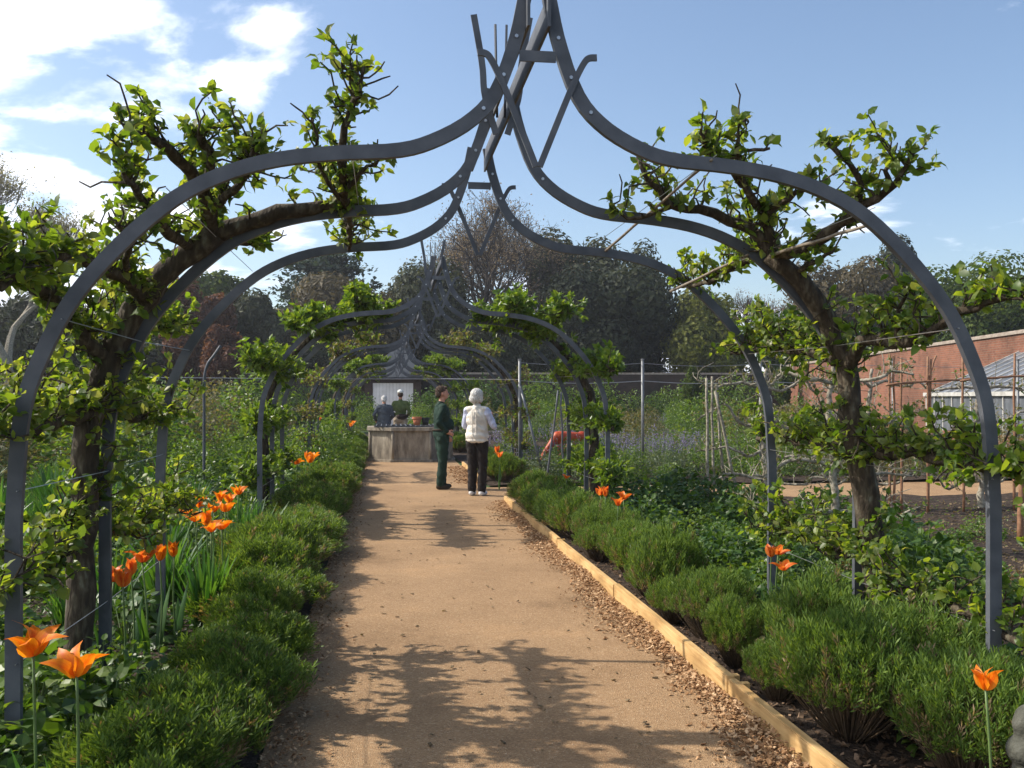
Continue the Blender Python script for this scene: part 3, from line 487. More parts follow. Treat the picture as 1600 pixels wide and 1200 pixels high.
def fruit_tree(name, label, base, limbs, lmat, group=None, seed=1, leaf=(0.045, 0.085), singles=0, bark='bark', per=8, template=None, cat='apple tree', lmat2=None, boost=1.0, long_=0.0):
    """limbs: (part name, points, r0, r1, spurs per metre, spur length, leafiness)"""
    rng = np.random.default_rng(seed); root = thing(name, label, cat, base, 0, group); base = np.asarray(base)
    tw = MB(); LP, LD, LN, LS = [], [], [], []
    for (pn, pts, r0, r1, dens, sl, lf) in limbs:
        pts = [np.asarray(p) for p in pts]; ln = sum(np.linalg.norm(b - a) for a, b in zip(pts, pts[1:])); n = max(6, int(ln / (0.06 if r0 < 0.06 else 0.13)))
        p = knobbly(pts, n, 0.006 + 0.08 * r1, rng); rr = np.linspace(r0, r1, n) * (1 + rng.normal(0, 0.07 if r0 < 0.06 else 0.04, n))
        MB().tube(p - base, rr, 10 if r0 > 0.04 else 7).build(pn, M[bark], root, smooth=True)
        for _ in range(int(ln * dens * boost)):
            i = rng.integers(0, n); s0 = p[i]; tg = unit(p[min(i + 1, n - 1)] - p[max(i - 1, 0)])
            d = rng.normal(size=3); d -= tg * (d @ tg) * 0.6; d[2] = abs(d[2]) * 0.9 + rng.normal(0.25, 0.35); d = unit(d)
            lng = rng.random() < (long_ if s0[2] < 2.0 else long_ * 0.3); L_ = ((0.2 + 0.2 * rng.random()) if s0[2] < 2.0 else (0.14 + 0.12 * rng.random())) if lng else sl * (0.3 + 1.35 * rng.random() ** 1.9); k = 4; q = [s0]
            for _k in range(k): d = unit(d + rng.normal(0, 0.38, 3) + (0, 0, 0.10)); q.append(q[-1] + d * L_ / k)
            tw.tube(np.array(q) - base, [max(0.005, rr[i] * 0.22 + 0.004), 0.0042, 0.0046, 0.0032], 5, cap=False)
            if rng.random() > lf: continue
            if lng:
                for c in (q[1], q[2], q[3], q[3]):
                    e = c + unit(rng.normal(size=3) + (0, 0, 0.4)) * (0.05 + 0.09 * rng.random()); tw.tube(np.array([c, (c + e) / 2 + rng.normal(0, .008, 3), e]) - base, [0.0045, 0.003], 4, cap=False); cn_ = rng.integers(4, 9); LP.append(e + rng.normal(0, 0.01, (cn_, 3))); LD.append(unit(rng.normal(size=(cn_, 3)) + d * 0.5)); LN.append(unit(rng.normal(0, 0.55, (cn_, 3)) + (-0.15, 0, 0.9))); LS.append(leaf[0] + (leaf[1] - leaf[0]) * rng.random(cn_))
            for (c, m_) in ((q[-1], per * 0.62), (q[3], per * 0.3), (q[2], per * 0.3)):
                c_n = max(1, int(m_ * (0.4 + 1.2 * rng.random())))
                dd = unit(rng.normal(size=(c_n, 3)) + d * 0.7 + (0, 0, 0.0)); LP.append(c + rng.normal(0, 0.008, (c_n, 3))); LD.append(dd)
                LN.append(unit(rng.normal(0, 0.55, (c_n, 3)) + (-0.15, 0, 0.9))); LS.append(leaf[0] + (leaf[1] - leaf[0]) * rng.random(c_n))
    if tw.n: tw.build('spur_twigs', M[bark], root)['kind'] = 'stuff'
    LP, LD, LN, LS = np.concatenate(LP), np.concatenate(LD), np.concatenate(LN), np.concatenate(LS); R = frames(LD, LN)
    rest = np.ones(len(LP), bool)
    if singles:
        dz = (LP - CC) @ CF; uu = 800 + F_PX * ((LP - CC) @ CR) / dz; vv = 600 - F_PX * ((LP - CC) @ CU) / dz
        score = LS / dz * ((uu > 0) & (uu < 1600) & (vv > 0) & (vv < 1200)); top = np.argsort(-score)[:singles]; rest[top] = False
        for i in top:
            o = bpy.data.objects.new('leaf', leaf_mesh(int(rng.integers(0, 4)), lmat)); COL.objects.link(o); o.parent = root
            Mx = np.eye(4); Mx[:3, :3] = R[i] * LS[i]; Mx[:3, 3] = LP[i] - base; o.matrix_local = Matrix(Mx.tolist())
    mb = MB(); idx = np.where(rest)[0]; v = rng.integers(0, 4, len(idx)); m2 = rng.random(len(idx)) < 0.25
    for k in range(4):
        for mm in (0, 1):
            j = idx[(v == k) & (m2 == bool(mm))]; mb.inst(template or LEAF[k], LP[j] - base, R[j], LS[j], mm)
    mb.build('foliage', [lmat, lmat2 or lmat], root)['kind'] = 'stuff'
    return root
# ------------------------------------------------------------------ the two old apple trees
b1 = P(128, 960, 4.98); b1[2] = 0.02
nl = lambda Y, h, x=-1.47: np.array([x, Y, h])
tr = [np.array([b1[0] - .02, 4.98, 0.0]), P(127, 880, 4.98), P(130, 790, 4.98), P(142, 680, 4.99), P(168, 560, 5.0), P(208, 490, 5.0), P(262, 425, 5.0), P(335, 366, 5.0)]
limbsL = [('trunk', tr, 0.070, 0.056, 9, 0.13, 0.9),
    ('limb', [tr[-1], P(420, 338, 5.0), P(500, 324, 5.02), P(545, 322, 5.03)], 0.05, 0.022, 14, 0.14, 0.55),
    ('limb', [P(545, 324, 5.03), P(546, 350, 5.6), P(546, 392, 6.3)], 0.022, 0.012, 24, 0.16, 0.95),
    ('limb', [P(542, 322, 5.02), P(534, 270, 4.8), P(538, 215, 4.6), P(548, 170, 4.5), P(562, 142, 4.42), P(568, 108, 4.36)], 0.026, 0.008, 30, 0.17, 0.75),
    ('limb', [P(556, 152, 4.44), P(548, 128, 4.4), P(538, 104, 4.36)], 0.009, 0.007, 10, 0.05, 0.2),
    ('limb', [P(540, 300, 4.9), P(565, 270, 4.7), P(592, 250, 4.5)], 0.016, 0.007, 26, 0.12, 0.8),
    ('limb', [P(530, 310, 4.95), P(500, 260, 4.7), P(490, 190, 4.5)], 0.012, 0.006, 18, 0.10, 0.7),
    ('limb', [tr[-1], P(318, 310, 4.8), P(285, 258, 4.5), P(240, 218, 4.3), P(195, 203, 4.15)], 0.045, 0.010, 26, 0.17, 0.95),
    ('limb', [P(318, 310, 4.8), P(330, 260, 4.5), P(318, 222, 4.35), P(306, 204, 4.3)], 0.028, 0.010, 28, 0.15, 0.95),
    ('limb', [P(325, 330, 4.9), P(380, 280, 4.5), P(395, 235, 4.2)], 0.024, 0.010, 30, 0.14, 0.95),
    ('limb', [P(335, 366, 5.0), P(390, 380, 5.6), P(415, 380, 6.2)], 0.026, 0.010, 24, 0.14, 0.9),
    ('limb', [P(300, 390, 5.0), P(250, 350, 4.6), P(215, 300, 4.2), P(190, 270, 4.0)], 0.030, 0.010, 26, 0.15, 0.9),
    ('limb', [P(232, 470, 5.0), P(190, 430, 4.7), P(120, 400, 4.3), P(60, 410, 4.0), P(0, 450, 3.7)], 0.040, 0.015, 26, 0.11, 0.95),
    ('limb', [P(190, 430, 4.7), P(200, 380, 4.4), P(180, 350, 4.2)], 0.018, 0.008, 24, 0.12, 0.9),
    ('limb', [P(165, 570, 5.0), nl(4.6, 2.0, -1.5), nl(4.1, 2.03), nl(3.6, 2.0), nl(3.1, 2.02)], 0.04, 0.016, 30, 0.15, 0.95),
    ('limb', [P(185, 525, 5.0), nl(5.5, 2.02, -1.42), nl(6.0, 1.99, -1.4), nl(6.6, 1.99, -1.4)], 0.036, 0.014, 34, 0.15, 1.0),
    ('limb', [P(150, 640, 5.0), nl(4.6, 1.44), nl(4.0, 1.42), nl(3.4, 1.40)], 0.038, 0.016, 32, 0.16, 1.0),
    ('limb', [P(150, 650, 5.0), nl(5.5, 1.46, -1.42), nl(6.0, 1.42, -1.4), nl(6.5, 1.45, -1.4)], 0.036, 0.014, 34, 0.15, 1.0),
    ('limb', [P(135, 780, 5.0), nl(4.6, 0.82), nl(4.1, 0.80), nl(3.5, 0.78)], 0.034, 0.016, 28, 0.14, 1.0),
    ('limb', [P(135, 790, 5.0), nl(5.4, 0.83, -1.42), nl(6.0, 0.84, -1.38), nl(6.5, 0.84, -1.38)], 0.034, 0.014, 32, 0.14, 1.0)]
limbsL = [(a, p, r0, r1, d * (2.5 if p[-1][2] < 2.08 else 1.8), sl * 1.0, lf if p[-1][2] < 2.08 else lf * 0.88) for a, p, r0, r1, d, sl, lf in limbsL]
fruit_tree('apple_tree', 'gnarled old espalier apple tree trained up the arch beside the unboarded hedge', (b1[0], 4.98, 0.0), limbsL, M['apple'], 'old apple trees on the arches', 11, (0.03, 0.068), 300, per=10, boost=1.0, long_=0.13, lmat2=M['appleyoung'])
b2 = np.array([P(1390, 1000, 5.0)[0] + .02, 5.0, 0.0])
tr = [b2, P(1388, 985, 5.0), P(1372, 900, 5.0), P(1358, 810, 5.0), P(1348, 730, 5.0), P(1328, 640, 5.0), P(1320, 560, 5.0), P(1292, 505, 5.0), P(1248, 440, 5.0), P(1206, 396, 5.0)]
nr = lambda Y, h, x=2.66: np.array([x, Y, h])
limbsR = [('trunk', tr, 0.080, 0.052, 8, 0.12, 0.9),
    ('limb', [tr[-1], P(1180, 362, 5.0), P(1140, 346, 4.95), P(1085, 330, 4.9), P(1052, 322, 4.85), P(1022, 290, 4.75), P(1002, 255, 4.7)], 0.04, 0.010, 24, 0.16, 0.85),
    ('limb', [P(1052, 322, 4.85), P(1010, 335, 4.9), P(975, 340, 4.95), P(958, 320, 4.95)], 0.014, 0.006, 22, 0.12, 0.85),
    ('limb', [tr[-1], P(1250, 390, 4.8), P(1300, 362, 4.6), P(1348, 322, 4.4), P(1392, 292, 4.25), P(1430, 242, 4.1)], 0.040, 0.010, 18, 0.15, 0.85),
    ('limb', [P(1342, 326, 4.42), P(1345, 290, 4.35), P(1325, 258, 4.28), P(1298, 228, 4.2)], 0.020, 0.009, 26, 0.10, 0.8),
    ('limb', [P(1392, 292, 4.25), P(1385, 260, 4.2), P(1400, 238, 4.15)], 0.014, 0.007, 30, 0.09, 0.95),
    ('limb', [tr[-1], P(1196, 345, 4.95), P(1165, 300, 4.8), P(1152, 250, 4.6), P(1150, 205, 4.5)], 0.034, 0.008, 28, 0.17, 0.8),
    ('limb', [P(1190, 350, 4.95), P(1230, 310, 4.7), P(1270, 290, 4.5)], 0.022, 0.009, 30, 0.15, 0.9),
    ('limb', [P(1160, 290, 4.8), P(1110, 240, 4.5), P(1095, 205, 4.35)], 0.016, 0.008, 30, 0.12, 1.0),
    ('limb', [P(1155, 240, 4.58), P(1175, 235, 4.5), P(1204, 231, 4.45)], 0.010, 0.007, 8, 0.05, 0.4),
    ('limb', [P(1200, 398, 5.05), P(1165, 405, 5.5), P(1110, 440, 6.0), P(1055, 450, 6.4)], 0.030, 0.010, 28, 0.15, 0.9),
    ('limb', [P(1240, 430, 5.0), P(1270, 410, 4.8), P(1300, 390, 4.6)], 0.018, 0.008, 14, 0.10, 0.7),
    ('limb', [P(1322, 580, 5.0), P(1350, 532, 4.8), P(1400, 535, 4.5), P(1450, 520, 4.3), P(1520, 480, 4.0), P(1595, 462, 3.75)], 0.040, 0.012, 22, 0.10, 0.85),
    ('limb', [P(1310, 560, 5.0), P(1262, 550, 5.5), P(1200, 545, 6.1), P(1140, 552, 6.7)], 0.038, 0.012, 34, 0.15, 1.0),
    ('limb', [P(1400, 535, 4.5), P(1405, 490, 4.4), P(1420, 450, 4.3)], 0.016, 0.008, 34, 0.13, 1.0),
    ('limb', [P(1345, 715, 5.0), nr(4.6, 1.27), nr(4.1, 1.24), nr(3.6, 1.22), nr(3.2, 1.2)], 0.036, 0.014, 30, 0.15, 1.0),
    ('limb', [P(1340, 710, 5.0), nr(5.5, 1.25), nr(6.0, 1.27), nr(6.6, 1.26)], 0.036, 0.014, 30, 0.14, 0.9),
    ('limb', [P(1362, 850, 5.0), nr(4.7, 0.48), nr(4.3, 0.56), nr(3.8, 0.52), nr(3.4, 0.5)], 0.034, 0.014, 24, 0.14, 0.9),
    ('limb', [P(1360, 850, 5.0), nr(5.4, 0.62), nr(6.0, 0.66), nr(6.6, 0.64)], 0.034, 0.014, 34, 0.15, 1.0)]
limbsR = [(a, p, r0, r1, d * (2.5 if p[-1][2] < 1.95 else 1.7), sl * 1.0, lf if p[-1][2] < 1.95 else lf * 0.88) for a, p, r0, r1, d, sl, lf in limbsR]
fruit_tree('apple_tree', 'gnarled old espalier apple tree trained up the arch behind the timber edging', b2, limbsR, M['apple'], 'old apple trees on the arches', 23, (0.03, 0.070), 300, per=10, boost=1.0, long_=0.13, lmat2=M['appleyoung'])
# ------------------------------------------------------------------ younger pear espaliers on the further bays
def arch_tree(seed, dens, lf, lmat, per=9, leaf=(0.06, 0.11), lmat2=None, label='', group=None, loc=None, sg=1):
    pr = [np.array([a + 0.10, 0.03, c]) for a, c in PROF]
    tr = [np.array([2.12, 0.05, 0.0]), np.array([2.10, 0.04, 0.6])] + pr[2:9]
    rng = np.random.default_rng(seed); limbs = [('trunk', tr, 0.075, 0.04, 6, 0.15, 0.9)]
    top = [np.array([a, 0.03, c + 0.04]) for a, c in PROF[8:13]]; limbs.append(('limb', top, 0.03, 0.012, dens, 0.2, lf))
    for (s_, h) in ((2.06, 0.6), (2.07, 1.2), (1.95, 1.85), (1.45, 2.4), (0.9, 2.58)):
        for dy in (1, -1):
            L_ = 1.1 + 0.5 * rng.random(); pts = [np.array([s_ + 0.04, 0.03, h]), np.array([s_ + rng.normal(0, .04), dy * L_ * .5, h + rng.normal(0.02, .04)]), np.array([s_ + rng.normal(0, .05), dy * L_, h + rng.normal(0.03, .05)])]
            limbs.append(('limb', pts, 0.025, 0.010, dens, 0.2, lf))
    limbs = [(a, [np.array([sg * (q[0] - 2.12), q[1], q[2]]) for q in p], *r) for a, p, *r in limbs]
    t = fruit_tree('pear_tree', label, (0, 0, 0), limbs, lmat, group, seed, leaf, 0, per=per, template=DIAM, cat='fruit tree', lmat2=lmat2)
    t.location = loc; return t
def place_pair(y, kinds):
    for sg, (src, lb, rz) in zip((-1, 1), kinds):
        c = copy_tree(src); c.location = (XC + sg * 2.12, y + STEP, 0); c['label'] = lb; c['group'] = 'fruit trees on the further arches'; c.scale = (1, rz, 1)
pA = arch_tree(31, 95, 1.0, M['pear'], 13, label='bright leafy espalier pear on the arches, beside the hedge with no board', group='fruit trees on the further arches', loc=(XC - 2.12, BAYS[1] + STEP, 0), sg=-1)
pB = arch_tree(32, 75, 0.95, M['pear'], 12, label='bright leafy espalier pear on the arches, beside the red deer sculpture', group='fruit trees on the further arches', loc=(XC + 2.12, BAYS[1] + STEP, 0), sg=1)
pC = arch_tree(33, 34, 0.9, M['sparse'], 8, lmat2=M['pear'], label='thin leaved espalier tree on the arches before the well, hedge side', group='fruit trees on the further arches', loc=(XC - 2.12, BAYS[2] + STEP, 0), sg=-1)
pD = arch_tree(34, 32, 0.85, M['sparse'], 8, lmat2=M['pear'], label='thin leaved espalier tree on the arches before the well, boarded side', group='fruit trees on the further arches', loc=(XC + 2.12, BAYS[2] + STEP, 0), sg=1)
place_pair(BAYS[3], ((pA, 'leafy espalier on the arches behind the well, hedge side', 1), (pB, 'leafy espalier on the arches behind the well, boarded side', -1)))
place_pair(BAYS[4], ((pC, 'espalier tree on the arches past the far walkers', -1), (pB, 'espalier tree on the arches past the far walkers', 1)))
place_pair(BAYS[5], ((pA, 'espalier tree on the last arches before the white door', -1), (pD, 'espalier tree on the last arches before the white door', 1)))
# ------------------------------------------------------------------ lavender hedges
def sprig_t(nn=12, L_=1.0, seed=0):
    rng = np.random.default_rng(seed); V, F3 = [], []
    for k in range(nn):
        h = 0.1 + 0.75 * k / nn; th = k * 2.4; o = np.array([math.cos(th), math.sin(th), 0]); up = 0.75 + 0.5 * k / nn
        d = unit(o * 0.55 + (0, 0, up)); ln = 0.42 - 0.12 * abs(k / nn - 0.4); s_ = np.cross(d, (o[1], -o[0], 0.3)); s_ = unit(s_) * 0.036; b_ = np.array([0, 0, h])
        i = len(V); V += [b_, b_ + d * ln * .5 + s_, b_ + d * ln, b_ + d * ln * .5 - s_]; F3 += [(i, i + 1, i + 2), (i, i + 2, i + 3)]
    V = np.array(V)[:, [0, 2, 1]] * (1, 1, -1); return V, np.array(F3), np.zeros((0, 4), int)     # sprig grows along +y
SPRIG = [sprig_t(12), sprig_t(10, seed=2)]
def lav_mesh(seed, n=1500, r=0.34, h=0.40, sl=(0.07, 0.12), bare=0.1, m_='lavender', nt_=70, up=0.55):
    rng = np.random.default_rng(seed); mb = MB(); lum = rng.normal(size=(9, 3)); lum[:, 2] = abs(lum[:, 2]); lum = unit(lum)
    d = rng.normal(size=(n, 3)); d[:, 2] = abs(d[:, 2]) * 1.1 + 0.0; d = unit(d); bump_ = 0.92 + 0.30 * np.max(np.maximum(0, d @ lum.T) ** 12, 1) - 0.12 * rng.random(n) ** 2
    rad = bump_ * (0.62 + 0.36 * rng.random(n) ** 0.5); pos = d * rad[:, None] * (r, r, h - bare) + (0, 0, bare)
    dirs = unit(d * (1 - up) + (0, 0, up) + rng.normal(0, 0.22, (n, 3))); R = frames(dirs, rng.normal(size=(n, 3))); s_ = sl[0] + (sl[1] - sl[0]) * rng.random(n)
    k = rng.random(n) < 0.5; dry = rng.random(n) < 0.05 + 0.30 * np.clip(1 - (pos[:, 2] - bare) / (0.35 * h), 0, 1)
    for mm, sel in ((0, ~dry), (2, dry)): mb.inst(SPRIG[0], pos[k & sel], R[k & sel], s_[k & sel], mm); mb.inst(SPRIG[1], pos[~k & sel], R[~k & sel], s_[~k & sel], mm)
    for i in rng.integers(0, n, nt_):
        a = pos[i] * (0.12, 0.12, 0); mid = (a + pos[i]) / 2 + (0, 0, -0.03); mb.tube([a + (0, 0, -0.03), mid, pos[i]], [0.005, 0.002], 4, 1, cap=False)
    me = mb.mesh('lavender_sprigs'); me.materials.append(M[m_]); me.materials.append(M['twig']); me.materials.append(M['tan']); return me
LAV = [lav_mesh(40 + i, sl=(0.07, 0.14), up=0.66) for i in range(4)]; LAVN = [lav_mesh(50 + i, 1700, sl=(0.07, 0.14), up=0.74, nt_=110) for i in range(3)]
LOOSE = [lav_mesh(54 + i, 1500, 0.32, 0.44, (0.06, 0.11), 0.17, nt_=190, up=0.72) for i in range(3)] + [lav_mesh(58, 1100, 0.34, 0.50, (0.08, 0.15), 0.13, nt_=160, up=0.8)]
def where(y, side):
    """the landmark a border plant stands next to"""
    for lim, w in ((6.6, 'apple tree arches'), (9.2, 'gap after the apple arches'), (11.0, 'gap before the pear arches'), (14.0, 'pear tree arches'), (18.0, 'talking couple'), (22.0, 'arches before the well'), (26.0, 'stone well'), (99, 'walkers behind the well')):
        if y < lim: return w
def bush(me, x, y, s_, sz, label, group, rng, name='lavender_bush', st=1.35):
    t = obj(name, me, None, loc=(x, y, hl(np.array(x), np.array(y)) - 0.015)); t.rotation_euler = (0, 0, math.pi * int(rng.integers(0, 2)) + rng.normal(0, .25)); t.scale = (s_ * 0.95, s_ * st, sz); return tag(t, label, 'lavender', group)
rg = np.random.default_rng(5); y = 2.6; i = 0
while y < 31:
    s_ = (0.62 + 0.36 * rg.random()) if y < 6.5 else (0.8 + 0.45 * rg.random()); x = PX0 - 0.32 * s_ + rg.normal(0, 0.07)
    if y < 21 or y > 22: bush((LAVN if y < 7 else LAV)[i % (3 if y < 7 else 4)], x, y, s_, s_ * (0.56 + 0.32 * rg.random()), f'green lavender mound in the unboarded hedge, by the {where(y, 0)}', f'lavender hedge by the {where(y, 0)}', rg)
    y += (0.22 if y < 6.5 else 0.30) + 0.18 * rg.random(); i += 1
rb = [(2.02, 4.6, .5, .6), (2.0, 6.3, .5, .6), (2.05, 7.1, .5, .6), (2.3, 7.0, .6, .8), (2.3, 7.8, .7, .9), (2.05, 8.8, .6, .7), (2.3, 8.8, .8, .9), (2.3, 9.6, .8, .9), (2.36, 3.55, .95, 1.0), (2.12, 4.05, 1.0, 1.1), (2.55, 4.2, 0.95, 1.05), (2.3, 4.75, 0.75, 0.95), (2.04, 5.2, 0.6, .75), (2.12, 5.85, 0.72, 0.95), (2.34, 6.2, .55, .7), (2.06, 6.75, 0.68, 0.95), (2.1, 7.5, 0.8, 0.9), (2.22, 8.3, 0.85, 0.95), (2.16, 9.2, .8, .9), (2.15, 10.0, 1.0, 1.0), (2.2, 10.75, 1.05, 1.0), (2.12, 11.5, 1.0, 1.0), (2.2, 12.3, 1.1, 1.05), (2.15, 13.0, 1.05, 1.0), (2.2, 13.5, .9, .95), (2.2, 17.2, 1.1, 1.1), (2.2, 17.9, 1.15, 1.1), (2.2, 18.8, 1.1, 1.0), (2.2, 19.7, 1.1, 1.0), (2.2, 26.8, 1.1, 1.1), (2.2, 27.8, 1.15, 1.1), (2.2, 28.7, 1.1, 1.0)]
for i, (x, y, s_, sz) in enumerate(rb):
    far = y > CY1
    x -= 0.07
    bush(LOOSE[i % 4] if y < 9.5 else LAV[i % 4], x, y, s_, sz, f'rounded lavender mound beyond the cross path, by the {where(y, 1)}' if far else ('large loose lavender bush with bare brown stems under the apple tree' if y < 4.9 else f'{"loose" if y < 9.5 else "dense rounded"} lavender behind the timber edging, by the {where(y, 1)}'), f'boarded side lavender by the {where(y, 1)}', rg)
# ------------------------------------------------------------------ border plants
def mound_mesh(seed, n, r, h, leaf, m_, tmpl=None, up=0.5, stems=34, droop=0.2, flowers=0, fm=None, young=None):
    rng = np.random.default_rng(seed); mb = MB(); lum = rng.normal(size=(8, 3)); lum[:, 2] = abs(lum[:, 2]); lum = unit(lum)
    d = rng.normal(size=(n, 3)); d[:, 2] = abs(d[:, 2]); d = unit(d); b_ = 0.85 + 0.3 * np.max(np.maximum(0, d @ lum.T) ** 6, 1)
    pos = d * (b_ * (0.35 + 0.65 * rng.random(n) ** 0.45))[:, None] * (r, r, h) + (0, 0, 0.02)
    ax = unit(d * (1, 1, 0.3) + rng.normal(0, 0.45, (n, 3)) + (0, 0, -droop)); nr_ = unit(d * (1 - up) + (0, 0, up) + rng.normal(0, 0.35, (n, 3))); R = frames(ax, nr_); s_ = leaf[0] + (leaf[1] - leaf[0]) * rng.random(n)
    if tmpl is None:
        v = rng.integers(0, 4, n)
        for k in range(4): mb.inst(LEAF[k], pos[v == k], R[v == k], s_[v == k])
    else: mb.inst(tmpl, pos, R, s_)
    for i in rng.integers(0, n, stems): mb.tube([pos[i] * (0.2, 0.2, 0), pos[i] * (0.6, 0.6, 0.5), pos[i]], [0.005, 0.0025], 4, 1, cap=False)
    mats = [M[m_], M['stem']]
    if flowers:
        mats.append(M[fm]); a = rng.random(flowers) * 6.28; rr = np.sqrt(rng.random(flowers)) * r
        for k in range(flowers):
            p0 = np.array([math.cos(a[k]) * rr[k], math.sin(a[k]) * rr[k], h * 0.6]); p1 = p0 * (1.12, 1.12, 1) + (rng.normal(0, .03), rng.normal(0, .03), h * (0.55 + 0.5 * rng.random()))
            mb.tube([p0, p1], 0.003, 3, 1, cap=False); q = p0 + (p1 - p0) * (0.45 + 0.55 * rng.random((9, 1))); dd = unit(rng.normal(size=(9, 3))); mb.inst(DIAM, q, frames(dd, rng.normal(size=(9, 3))), np.full(9, 0.035), 2)
    me = mb.mesh('plant'); [me.materials.append(x) for x in mats]; return me
def strap_mesh(seed, n, r, L_, m_, w=0.012, lean=0.45):
    rng = np.random.default_rng(seed); mb = MB()
    for k in range(n):
        a = rng.random() * 6.28; o = np.array([math.cos(a), math.sin(a), 0]); b_ = o * r * rng.random() ** .6; ln = L_ * (0.6 + 0.5 * rng.random()); lk = lean * (0.2 + rng.random())
        t_ = np.linspace(0, 1, 5); p = b_ + o * (lk * ln * t_[:, None] ** 1.8) + np.array([0, 0, 1]) * (ln * (t_ - 0.25 * lk * t_ ** 2.5))[:, None]; s_ = np.cross(o, (0, 0, 1)) + o * rng.normal(0, .4); s_ = unit(s_); ww = w * np.array([.7, 1, 1, .7, .05])
        V = np.concatenate([p - s_ * ww[:, None], p + s_ * ww[:, None]]); mb.add(V, [(i, i + 5, i + 6, i + 1) for i in range(4)])
    me = mb.mesh('plant', True); me.materials.append(M[m_]); return me
KIND = dict(
    broad=[mound_mesh(60 + i, 260, 0.30, 0.30, (0.05, 0.10), 'broad') for i in range(3)],
    lush=[mound_mesh(63 + i, 620, 0.42, 0.52, (0.05, 0.10), 'broad', stems=40) for i in range(3)],
    fresh=[mound_mesh(66 + i, 560, 0.32, 0.34, (0.03, 0.06), 'fresh') for i in range(3)],
    light=[mound_mesh(69 + i, 380, 0.30, 0.36, (0.06, 0.10), 'fresh', stems=40) for i in range(2)],
    grey=[mound_mesh(72 + i, 900, 0.42, 0.50, (0.025, 0.06), 'grey', DIAM, up=0.2, flowers=0) for i in range(2)],
    mint=[mound_mesh(75 + i, 900, 0.45, 0.45, (0.025, 0.055), 'grey', DIAM, up=0.2, flowers=34, fm='mauve') for i in range(2)],
    strap=[strap_mesh(78 + i, 70, 0.10, 0.52, 'strap') for i in range(3)],
    dry=[mound_mesh(82 + i, 420, 0.34, 0.30, (0.03, 0.06), 'tan', DIAM, up=0.2, stems=40) for i in range(2)],
    shrub=[mound_mesh(85 + i, 1300, 0.62, 1.05, (0.04, 0.08), 'sparse', DIAM, up=0.2, stems=50) for i in range(3)],
    dshrub=[mound_mesh(92 + i, 1400, 0.7, 1.1, (0.05, 0.10), 'broad', DIAM, up=0.2, stems=40) for i in range(2)],
    gshrub=[mound_mesh(88 + i, 1500, 0.65, 1.0, (0.045, 0.09), 'fresh', DIAM, up=0.2, stems=40) for i in range(3)])
PNAME = dict(broad='border_perennial', lush='leafy_perennial', fresh='border_perennial', light='border_perennial', grey='grey_shrub', mint='catmint', strap='iris_clump', dry='dry_plant', shrub='rose_bush', gshrub='shrub', dshrub='wall_shrub')
PCAT = dict(grey='shrub', mint='catmint', strap='iris', shrub='bush', gshrub='shrub', dshrub='shrub')
def plant(kind, x, y, s_, label, group, rng, sz=None):
    me = KIND[kind][rng.integers(0, len(KIND[kind]))]; o = obj(PNAME[kind], me, None, loc=(x, y, hl(np.array(x), np.array(y)) - 0.03)); o.rotation_euler = (rng.normal(0, .06), rng.normal(0, .06), rng.random() * 6.28); o.scale = (s_, s_, s_ * (sz or (0.85 + 0.3 * rng.random())))
    w_ = where(y, 0); return tag(o, f'{label}, by the {w_}' if len(label.split() + w_.split()) <= 14 else label, PCAT.get(kind, 'plant'), f'{group}, {w_}')
rg = np.random.default_rng(77)
def spread(n, x0, x1, y0, y1, gap, pw=1.0):
    pts = []
    for _ in range(n * 30):
        if len(pts) >= n: break
        x = x0 + (x1 - x0) * rg.random(); y = y0 + (y1 - y0) * rg.random() ** pw
        if all((x - a) ** 2 + (y - b) ** 2 > gap ** 2 for a, b in pts): pts.append((x, y))
    return pts
for x, y in spread(70, -3.3, -1.12, 2.5, 13, 0.33, 1.3):
    k = rg.choice(['broad', 'broad', 'fresh', 'strap' if y > 6 else 'broad', 'light']); plant(k, x, y, 0.75 + 0.5 * rg.random(), {'broad': 'low dark glossy perennial in the hedge side bed', 'fresh': 'low mound of small bright leaves, hedge side bed', 'light': 'pale large leaved perennial in the hedge side bed', 'strap': 'upright sword leaved clump in the hedge side bed'}[k], f'{k} plants in the hedge side bed', rg)
for x, y in spread(44, -3.4, -1.2, 13, 27, 0.55): k = rg.choice(['fresh', 'broad', 'light', 'gshrub']); plant(k, x, y, (1.1 if k != 'gshrub' else 0.7) + 0.4 * rg.random(), {'fresh': 'small leaved bright plant far along the hedge side bed', 'broad': 'dark leaved plant far along the hedge side bed', 'light': 'pale large leaved plant far along the hedge side bed'}[k] if k != 'gshrub' else 'small rounded green shrub in the hedge side bed', f'{k} plants far along the hedge side bed', rg)
for x, y in spread(60, -8.5, -3.2, 4.5, 16, 0.55): k = rg.choice(['strap', 'strap', 'fresh', 'strap', 'dry']); plant(k, x, y, 1.0 + 0.5 * rg.random(), {'strap': 'tall sword leaved clump in the open plot', 'fresh': 'bright leafy mound in the open plot', 'dry': 'dry brownish plant in the open plot'}[k], f'{k} plants in the open plot', rg)
for x, y in spread(60, -14, -3.4, 15, 34, 1.0): k = rg.choice(['gshrub', 'shrub', 'shrub']); plant(k, x, y, 1.5 + 0.6 * rg.random(), {'gshrub': 'rounded green shrub in the far hedge side plot', 'shrub': 'brownish rose bush in the far hedge side plot'}[k], f'{k} in the far plot', rg)
for x, y in spread(36, -26, -5, 34, 58, 1.7): plant(rg.choice(['shrub', 'gshrub']), x, y, 1.4 + 0.6 * rg.random(), 'dull green bush growing before the shaded brick wall', 'bushes before the shaded wall', rg)
